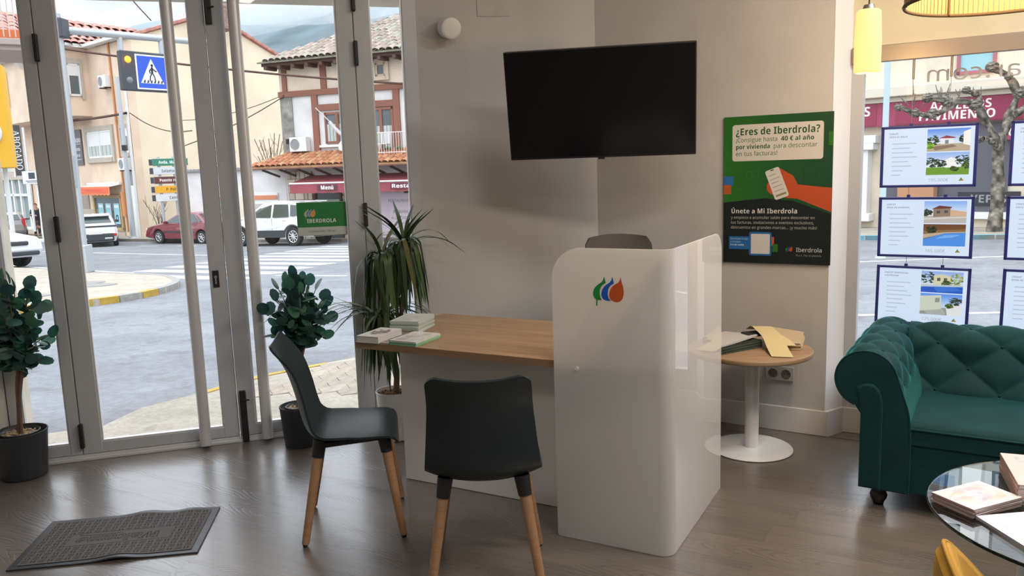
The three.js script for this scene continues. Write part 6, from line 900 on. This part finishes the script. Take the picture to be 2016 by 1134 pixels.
{
  const t = thing('pollarded_tree', 'leafless pollarded plane tree with knobbly branches outside the shop window', 'tree', [13.05, -0.78, -21.6]), m = M(new THREE.Color(0.50, 0.44, 0.35), 0.9, { map: (() => { const t = grainTex(83, 256, 4, 0.1, 6); t.repeat.set(1, 4); return t; })() }), r = rng(77);
  const br = [[[0, 0, 0], [0.05, 1.2, 0], [0.0, 2.3, 0], [0.05, 2.75, 0]], [[0.02, 2.4, 0], [-0.35, 2.95, 0.05], [-0.75, 3.5, 0.1], [-1.5, 3.62, 0.1], [-2.0, 3.72, 0.1]], [[-0.6, 3.3, 0.08], [-0.7, 3.75, 0.1], [-1.0, 3.85, 0.1]], [[0.05, 2.5, 0], [0.25, 3.1, -0.05], [0.42, 3.75, -0.05], [0.15, 4.2, 0], [-0.35, 4.45, 0]], [[0.0, 2.3, 0.02], [-0.35, 2.55, 0.25], [-0.6, 2.6, 0.3]], [[-1.2, 3.58, 0.1], [-1.9, 3.25, 0.15], [-2.45, 3.38, 0.15], [-2.75, 3.5, 0.15]], [[0.3, 3.2, 0], [0.8, 3.5, 0.1], [1.3, 3.9, 0.1]]], rad = [0.19, 0.11, 0.09, 0.12, 0.09, 0.075, 0.1];
  br.forEach((p, i) => { const R = rad[i], crv = new THREE.CatmullRomCurve3(p.map((q) => V(...q))); part(t, i ? 'branch' : 'trunk', grid(16, 64, (u, v) => { const c = crv.getPointAt(v), g = crv.getTangentAt(v), n = V(g.y, -g.x, 0.001).normalize(), b = new THREE.Vector3().crossVectors(g, n), a = u * 6.2832, q = R * (1 - 0.35 * v) * (1 + 0.22 * Math.sin(v * 17 + i) * (i ? 1 : 0.3) + (i ? 0.75 : 0.25) * (fbm(u, v, 5, 16, 3, 85 + i) - 0.5)); return [c.x + q * (n.x * Math.cos(a) + b.x * Math.sin(a)), c.y + q * (n.y * Math.cos(a) + b.y * Math.sin(a)), c.z + q * (n.z * Math.cos(a) + b.z * Math.sin(a))]; }), m); });
  part(t, 'knobs', mg([[-2.0, 3.72], [-1.0, 3.88], [-1.5, 3.6], [-2.3, 3.33], [-2.75, 3.5], [-0.75, 3.5], [0.42, 3.75], [-0.35, 4.45], [0.1, 4.2], [-0.6, 2.6], [-1.85, 3.3]].map(([x, y], i) => { const g = new THREE.IcosahedronGeometry(0.085 + 0.05 * r(), 2), p = g.attributes.position; for (let k = 0; k < p.count; k++) { const f = 0.75 + 0.55 * hash(Math.round(p.getX(k) * 400), Math.round(p.getY(k) * 400), Math.round(p.getZ(k) * 400) + i); p.setXYZ(k, p.getX(k) * f * 1.2, p.getY(k) * f, p.getZ(k) * f); } g.computeVertexNormals(); return g.translate(x, y, 0.1); })), m);
  part(t, 'twigs', mg(Array.from({ length: 16 }, () => { const x = -2.7 + r() * 2.6, y = 3.5 + r() * 0.3; return rod([x, y, 0.1], [x + (r() - 0.5) * 0.5, y + 0.15 + r() * 0.3, 0.1 + (r() - 0.5) * 0.3], 0.02, 0.008, 5); })), m);
}
// ---------- hill under cloud ----------
{
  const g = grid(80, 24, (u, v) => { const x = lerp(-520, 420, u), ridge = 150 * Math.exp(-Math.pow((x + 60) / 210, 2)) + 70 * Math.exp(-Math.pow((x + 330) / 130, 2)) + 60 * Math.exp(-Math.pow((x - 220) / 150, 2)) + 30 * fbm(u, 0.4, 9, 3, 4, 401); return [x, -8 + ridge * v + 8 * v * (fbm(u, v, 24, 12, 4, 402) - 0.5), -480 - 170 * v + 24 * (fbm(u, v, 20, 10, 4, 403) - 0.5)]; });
  struct('hill', g, M(new THREE.Color(0.33, 0.41, 0.44), 1, { map: dataTex(256, 256, (u, v) => 0.80 + 0.2 * fbm(u, v, 40, 40, 5, 404)) }), null, 0, 'wooded hillside rising into low cloud');  // blue-grey base colour has the distance haze painted into it
}
{ // low cloud lying on the hilltop
  const r = rng(91), t = thing('low_cloud', 'pale low cloud bank hiding the top of the wooded hill', 'cloud'), m = M('#ffffff', 1, { transparent: true, opacity: 0.22, transmission: 0.55, thickness: 0 }), l = [];
  for (let k = 0; k < 46; k++) { const s = 26 + r() * 50; l.push(new THREE.IcosahedronGeometry(1, 3).scale(s * 1.7, s * 0.42, s * 0.6).translate(-430 + r() * 560, 118 + 52 * r(), -500 - r() * 90)); }
  part(t, 'cloud_puffs', mg(l), m).userData.kind = 'stuff'; t.userData.kind = 'stuff';
}
// ---------- cars ----------
const mTyre = M(new THREE.Color(0.018, 0.018, 0.019), 0.85), mRim = M(new THREE.Color(0.55, 0.55, 0.56), 0.3, { metalness: 0.7 }), mCarGlass = M(new THREE.Color(0.045, 0.065, 0.065), 0.06), mClad = M(new THREE.Color(0.035, 0.04, 0.048), 0.6), mPlate = M(new THREE.Color(0.7, 0.7, 0.68), 0.5), mTail = M(new THREE.Color(0.45, 0.02, 0.02), 0.25), mHead = M(new THREE.Color(0.6, 0.63, 0.66), 0.12);
const paint = (c) => M(new THREE.Color(...c), 0.32, { clearcoat: 1, clearcoatRoughness: 0.05 });
function settle(o, x, z, hx, hz) {
  o.position.set(x, gy(z), z); o.rotation.set(0, Math.atan2(-hz, hx), 0);
  if (z > -36 && z < -4.6) o.quaternion.premultiply(new THREE.Quaternion().setFromUnitVectors(V(0, 1, 0), V(0, 1, -0.045).normalize()));
}
function car(label, pos, head, s) {
  const o = thing('car', label, 'car'); settle(o, pos[0], pos[1], head[0], head[1]);
  const W = s.W, taper = (g) => { const p = g.attributes.position; for (let i = 0; i < p.count; i++) { const y = p.getY(i), x = p.getX(i), t = sstep(s.belt - 0.05, s.roof, y), e = sstep(0.34 * s.L, 0.5 * s.L, Math.abs(x)); p.setZ(i, p.getZ(i) * (1 - s.tap * t) * (1 - 0.10 * e) * (1 - 0.04 * sstep(0.55, 0.2, y))); } g.computeVertexNormals(); return g; };
  const sh = new THREE.Shape(), ra = s.wr + 0.055, gc = s.gc, x0 = -s.L / 2, arch = (x) => { sh.lineTo(x - ra, gc); sh.lineTo(x - ra, s.wr); sh.absarc(x, s.wr, ra, Math.PI, 0, true); sh.lineTo(x + ra, gc); };
  sh.moveTo(x0 + 0.06, gc); arch(s.xr); arch(s.xf); s.front.forEach((p) => sh.lineTo(...p)); s.top.forEach((p) => sh.lineTo(...p)); s.rear.forEach((p) => sh.lineTo(...p));
  const body = ext(sh, W, 0.05, 14).translate(0, 0, -W / 2), cut = body;
  part(o, 'body', taper(cut), s.paint);
  for (const sd of [-1, 1]) {
    for (const gl of s.glass) part(o, 'side_window', taper(ext(poly(gl), 0.01).translate(0, 0, sd > 0 ? W / 2 - 0.004 : -W / 2 - 0.006)), mCarGlass);
    if (s.clad) part(o, 'side_cladding', taper(ext(poly([[s.xr + ra, gc - 0.02], [s.xf - ra, gc - 0.02], [s.xf - ra, gc + s.clad], [s.xr + ra, gc + s.clad]]), 0.03, 0.01).translate(0, 0, sd > 0 ? W / 2 - 0.01 : -W / 2 - 0.02)), mClad);
    if (s.clad) for (const x of [s.xr, s.xf]) { const a = new THREE.Shape(); a.absarc(x, s.wr, ra + 0.05, Math.PI, 0, true); a.absarc(x, s.wr, ra - 0.005, 0, Math.PI, false); part(o, 'wheel_arch', taper(ext(a, 0.03, 0.008, 18).translate(0, 0, sd > 0 ? W / 2 - 0.012 : -W / 2 - 0.018)), mClad); }
    part(o, 'door_seam', taper(mg(s.seams.map((x) => BB(x - 0.006, x + 0.006, gc + 0.12, s.belt, sd * W / 2 - 0.004, sd * W / 2 + 0.003)))), mClad);
    part(o, 'door_handle', taper(mg(s.handles.map((x) => BB(x - 0.09, x + 0.09, s.belt - 0.10, s.belt - 0.07, sd * W / 2 - 0.01, sd * W / 2 + 0.025, 0.008)))), s.trim ?? s.paint);
    part(o, 'mirror', B(0.10, 0.13, 0.2, s.mirror[0], s.mirror[1], sd * (W / 2 + 0.06), 0.045), s.mirrorM ?? s.paint);
    if (s.strip) part(o, 'side_strip', taper(BB(s.xr + ra, s.xf - ra, s.strip, s.strip + 0.07, sd * W / 2 - 0.01, sd * W / 2 + 0.02, 0.008)), mClad);
    for (const x of [s.xr, s.xf]) {
      const w = part(o, 'wheel', lathe([[s.wr * 0.55, -0.10], [s.wr * 0.96, -0.10], [s.wr, -0.07], [s.wr, 0.07], [s.wr * 0.96, 0.10], [s.wr * 0.66, 0.105], [s.wr * 0.6, 0.07]], 36).rotateX(Math.PI / 2), mTyre, [x, s.wr, sd * (W / 2 - 0.11)], sd > 0 ? [0, 0, 0] : [0, Math.PI, 0]);
      part(w, 'rim', mg([new THREE.TorusGeometry(s.wr * 0.62, 0.022, 8, 36).translate(0, 0, 0.085), new THREE.CylinderGeometry(s.wr * 0.14, s.wr * 0.14, 0.05, 16).rotateX(Math.PI / 2).translate(0, 0, 0.075), ...Array.from({ length: s.spokes }, (_, k) => { const a = k / s.spokes * 6.2832; return rod([0, 0, 0.082], [s.wr * 0.62 * Math.cos(a), s.wr * 0.62 * Math.sin(a), 0.085], 0.026, 0.018, 6); })]), mRim);
      part(w, 'brake', new THREE.CylinderGeometry(s.wr * 0.6, s.wr * 0.6, 0.03, 24).rotateX(Math.PI / 2).translate(0, 0, 0.02), mClad);
    }
  }
  const screen = (a, b, wd, off, name) => { const n = [b[1] - a[1], a[0] - b[0]], L = Math.hypot(...n), k = off / L; const g = grid(6, 6, (u, v) => { const x = lerp(a[0], b[0], v) + n[0] * k, y = lerp(a[1], b[1], v) + n[1] * k; return [x, y, (u - 0.5) * wd * W * (1 - s.tap * sstep(s.belt - 0.05, s.roof, y))]; }); part(o, name, g, mCarGlass); };
  screen(s.wsL, s.wsH, 0.86, 0.012, 'windscreen'); screen(s.rwL, s.rwH, 0.80, -0.012, 'rear_window');
  for (const [n, g, m] of s.extra ?? []) part(o, n, mg(g), m);
  return o;
}
{
  const Wh = paint([0.66, 0.68, 0.70]), Rd = paint([0.20, 0.022, 0.035]), Gr = paint([0.20, 0.185, 0.18]);
  // white sport utility car, heading left
  const suv = { L: 4.5, W: 1.84, wr: 0.355, xr: -1.30, xf: 1.36, gc: 0.34, belt: 1.05, roof: 1.68, tap: 0.20, clad: 0.26, paint: Wh, spokes: 10, seams: [0.72, -0.30], handles: [0.02, -0.88], mirror: [0.80, 1.10], mirrorM: Wh,
    front: [[2.20, 0.36], [2.25, 0.60], [2.20, 0.86]], top: [[2.05, 0.98], [1.6, 1.06], [1.02, 1.12], [0.30, 1.60], [0.0, 1.66], [-0.6, 1.68], [-1.4, 1.64], [-1.95, 1.56], [-2.06, 1.50]], rear: [[-2.18, 1.12], [-2.25, 0.95], [-2.25, 0.5], [-2.18, 0.36]],
    glass: [[[0.88, 1.10], [0.26, 1.52], [-0.22, 1.57], [-0.24, 1.08]], [[-0.34, 1.08], [-0.32, 1.575], [-1.02, 1.56], [-1.12, 1.10]], [[-1.22, 1.11], [-1.12, 1.55], [-1.55, 1.50], [-1.82, 1.20]]], wsL: [1.0, 1.13], wsH: [0.32, 1.58], rwL: [-2.17, 1.14], rwH: [-2.04, 1.47],
    extra: [['roof_rail', [-1, 1].map((d) => rod([0.1, 1.70, d * 0.66], [-1.7, 1.66, d * 0.66], 0.02)), mRim], ['tail_light', [-1, 1].map((d) => B(0.12, 0.28, 0.30, -2.17, 1.0, d * 0.68, 0.04)), mTail], ['head_light', [-1, 1].map((d) => B(0.3, 0.14, 0.26, 2.05, 0.88, d * 0.66, 0.05)), mHead], ['bumper', [BB(-2.28, -2.1, 0.36, 0.66, -0.8, 0.8, 0.05), BB(2.1, 2.28, 0.36, 0.58, -0.78, 0.78, 0.05)], mClad], ['number_plate', [BB(-2.29, -2.27, 0.72, 0.83, -0.26, 0.26)], mPlate]] };
  const c = [-8.85, -31.35]; car('white sport utility car with dark lower cladding parked across the crossing', c, [-0.89, -0.456], suv);
  // dark red saloon
  const red = { L: 4.4, W: 1.70, wr: 0.30, xr: -1.38, xf: 1.29, gc: 0.22, belt: 0.93, roof: 1.40, tap: 0.24, paint: Rd, spokes: 7, seams: [0.62, -0.36], handles: [-0.2, -1.02], mirror: [0.72, 0.98], mirrorM: Rd, strip: 0.52,
    front: [[2.12, 0.25], [2.20, 0.45], [2.16, 0.62]], top: [[2.05, 0.72], [1.5, 0.85], [0.92, 0.95], [0.22, 1.34], [-0.1, 1.39], [-0.7, 1.40], [-1.05, 1.34], [-1.68, 1.00]], rear: [[-2.1, 0.97], [-2.2, 0.9], [-2.18, 0.45], [-2.1, 0.25]],
    glass: [[[0.82, 0.96], [0.18, 1.29], [-0.28, 1.33], [-0.30, 0.94]], [[-0.38, 0.94], [-0.36, 1.33], [-0.88, 1.31], [-1.24, 0.98]], [[-1.3, 0.985], [-1.0, 1.27], [-1.08, 1.27], [-1.46, 1.0]]], wsL: [0.90, 0.965], wsH: [0.24, 1.325], rwL: [-1.66, 1.01], rwH: [-1.06, 1.33],
    extra: [['head_light', [-1, 1].map((d) => B(0.28, 0.13, 0.34, 2.04, 0.62, d * 0.60, 0.04)), mHead], ['tail_light', [-1, 1].map((d) => B(0.1, 0.15, 0.4, -2.17, 0.78, d * 0.58, 0.03)), mTail], ['bumper', [BB(2.05, 2.24, 0.28, 0.46, -0.76, 0.76, 0.05), BB(-2.24, -2.05, 0.28, 0.5, -0.76, 0.76, 0.05)], Rd]] };
  car('dark red saloon car parked in front of the cream gable wall', [-14.78 + 0.38, -35.82 - 0.76], [-0.894, -0.447], red);
  // white hatchback seen from behind
  const hat = { L: 4.3, W: 1.80, wr: 0.33, xr: -1.30, xf: 1.36, gc: 0.26, belt: 0.98, roof: 1.46, tap: 0.24, paint: Wh, spokes: 5, seams: [0.6, -0.4], handles: [-0.1, -0.9], mirror: [0.75, 1.02], mirrorM: mClad,
    front: [[2.1, 0.3], [2.15, 0.5], [2.10, 0.74]], top: [[1.95, 0.84], [1.0, 1.0], [0.25, 1.40], [-0.2, 1.45], [-0.9, 1.45], [-1.6, 1.38], [-1.75, 1.36]], rear: [[-2.05, 1.05], [-2.12, 0.85], [-2.16, 0.55], [-2.1, 0.34]],
    glass: [[[0.85, 1.01], [0.22, 1.34], [-0.3, 1.37], [-0.3, 1.0]], [[-0.38, 1.0], [-0.38, 1.37], [-1.1, 1.35], [-1.5, 1.05]]], wsL: [0.98, 1.02], wsH: [0.27, 1.38], rwL: [-2.03, 1.08], rwH: [-1.76, 1.34],
    extra: [['rear_light', [BB(-2.13, -2.0, 0.90, 0.97, -0.84, 0.84, 0.02)], mClad], ['bumper', [BB(-2.2, -2.0, 0.28, 0.62, -0.72, 0.72, 0.06)], mClad], ['number_plate', [BB(-2.22, -2.19, 0.60, 0.72, -0.27, 0.27)], mPlate], ['tail_light', [-1, 1].map((d) => B(0.12, 0.12, 0.28, -2.12, 0.55, d * 0.70, 0.03)), mTail], ['exhaust', [-1, 1].map((d) => BB(-2.22, -2.12, 0.36, 0.44, d * 0.5 - 0.16, d * 0.5 + 0.16, 0.02)), mRim], ['spoiler', [BB(-1.92, -1.55, 1.37, 1.42, -0.62, 0.62, 0.02)], Wh]] };
  car('white hatchback seen from behind, parked by the shop awning', [-19.15, -37.1], [-0.47, -0.883], hat);
  car('grey hatchback seen from behind at the far left', [-25.75 - 0.7, -41.3 - 1.1], [-0.5, -0.866], { ...hat, paint: Gr, mirrorM: Gr, extra: [['tail_light', [-1, 1].map((d) => B(0.12, 0.42, 0.16, -2.06, 0.95, d * 0.80, 0.03)), mTail], ['bumper', [BB(-2.2, -2.0, 0.26, 0.45, -0.8, 0.8, 0.05)], mClad], ['number_plate', [BB(-2.19, -2.14, 0.5, 0.62, -0.3, 0.3)], mPlate]] });
  const oncoming = { ...hat, extra: [['head_light', [-1, 1].map((d) => B(0.42, 0.13, 0.24, 1.95, 0.70, d * 0.74, 0.05).rotateY(-d * 0.10)), mHead], ['grille', [BB(2.05, 2.18, 0.34, 0.46, -0.66, 0.66, 0.04), BB(2.06, 2.17, 0.62, 0.74, -0.30, 0.30, 0.04)], mClad], ['air_intake', [-1, 1].map((d) => BB(1.95, 2.12, 0.42, 0.62, d * 0.72 - 0.06, d * 0.72 + 0.06, 0.03)), mClad]] };
  car('nose of a white car driving in from the left edge', [-15.45, -22.3], [0.975, 0.22], oncoming);
}
// ---------- person beside the grey car ----------
{
  const o = thing('person', 'person with reddish brown hair and dark jacket standing beside the grey car', 'person', [-25.0, -1.32, -42.6], 0.9), N = 56, S = 0.95;
  const mc = new MarchingCubes(N, M(new THREE.Color(0.03, 0.03, 0.04), 0.8), false, false, 60000); mc.isolation = 0;
  const bones = [[[0, 0.95, 0], [0, 1.38, 0], 0.15, 0.155], [[0, 1.38, 0], [0, 1.52, 0.01], 0.08, 0.055], [[0, 1.56, 0.02], [0, 1.64, 0.02], 0.085, 0.09], [[-0.09, 0.92, 0], [-0.10, 0.48, 0.02], 0.095, 0.062], [[-0.10, 0.48, 0.02], [-0.10, 0.07, 0], 0.06, 0.042], [[0.09, 0.92, 0], [0.10, 0.48, 0.02], 0.095, 0.062], [[0.10, 0.48, 0.02], [0.10, 0.07, 0], 0.06, 0.042], [[-0.10, 0.04, 0], [-0.10, 0.03, 0.15], 0.045, 0.035], [[0.10, 0.04, 0], [0.10, 0.03, 0.15], 0.045, 0.035], [[-0.17, 1.38, 0], [-0.24, 1.12, 0.02], 0.06, 0.048], [[-0.24, 1.12, 0.02], [-0.12, 1.08, 0.24], 0.045, 0.035], [[0.17, 1.38, 0], [0.25, 1.12, 0.02], 0.06, 0.048], [[0.25, 1.12, 0.02], [0.20, 1.05, 0.27], 0.045, 0.034], [[0.20, 1.05, 0.27], [0.19, 1.03, 0.34], 0.032, 0.026], [[-0.12, 1.08, 0.24], [-0.08, 1.08, 0.30], 0.032, 0.026]];
  const dist = (p, [a, b, r0, r1]) => { const d = [0, 1, 2].map((k) => b[k] - a[k]), q = [0, 1, 2].map((k) => p[k] - a[k]), t = clamp((d[0] * q[0] + d[1] * q[1] + d[2] * q[2]) / (d[0] ** 2 + d[1] ** 2 + d[2] ** 2)); return Math.hypot(q[0] - d[0] * t, q[1] - d[1] * t, q[2] - d[2] * t) - lerp(r0, r1, t); };
  for (let k = 0; k < N; k++) for (let j = 0; j < N; j++) for (let i = 0; i < N; i++) { const p = [(i / N * 2 - 1) * S, 0.88 + (j / N * 2 - 1) * S, (k / N * 2 - 1) * S]; let e = 0; for (const b of bones) e += Math.exp(-dist(p, b) * 32); mc.field[i + j * N + k * N * N] = Math.log(e) / 32; }
  mc.update(); const n = mc.count, g = new THREE.BufferGeometry(); g.setAttribute('position', new THREE.BufferAttribute(mc.positionArray.slice(0, n * 3), 3)); g.setAttribute('normal', new THREE.BufferAttribute(mc.normalArray.slice(0, n * 3), 3)); g.scale(S, S, S); g.translate(0, 0.88, 0);
  part(o, 'body', g, M(new THREE.Color(0.45, 0.26, 0.19), 0.6));
  part(o, 'jacket', mg([lathe([[0.15, 0.82], [0.175, 0.9], [0.18, 1.1], [0.19, 1.3], [0.15, 1.42], [0.08, 1.46]], 20).scale(1.15, 1, 0.95), ...[9, 10, 11, 12].map((i) => { const [a, b, r0, r1] = bones[i]; return rod(a, b, r0 + 0.016, r1 + 0.016, 12); })]), M(new THREE.Color(0.02, 0.022, 0.03), 0.8));
  part(o, 'trousers', mg([3, 4, 5, 6].map((i) => { const [a, b, r0, r1] = bones[i]; return rod(a, b, r0 + 0.014, r1 + 0.014, 12); })), M(new THREE.Color(0.03, 0.035, 0.05), 0.85));
  part(o, 'scarf', new THREE.TorusGeometry(0.09, 0.04, 8, 20).rotateX(Math.PI / 2).translate(0, 1.47, 0.01), M(new THREE.Color(0.28, 0.18, 0.14), 0.9));
  part(o, 'hair', mg([new THREE.SphereGeometry(0.125, 18, 14, 0, 6.283, 0, 1.7).scale(1, 1.05, 1).rotateX(-0.5).translate(0, 1.62, -0.005), B(0.22, 0.3, 0.10, 0, 1.48, -0.075, 0.05)]), M(new THREE.Color(0.17, 0.065, 0.035), 0.8));
  part(o, 'shoe', mg([7, 8].map((i) => { const [a, b, r0, r1] = bones[i]; return rod(a, b, r0 + 0.01, r1 + 0.01, 12); })), mBlack);
}
// ---------- shadows on, render ----------
scene.traverse((o) => { if (o.isMesh) { o.castShadow = true; o.receiveShadow = true; } });
renderer.render(scene, camera);
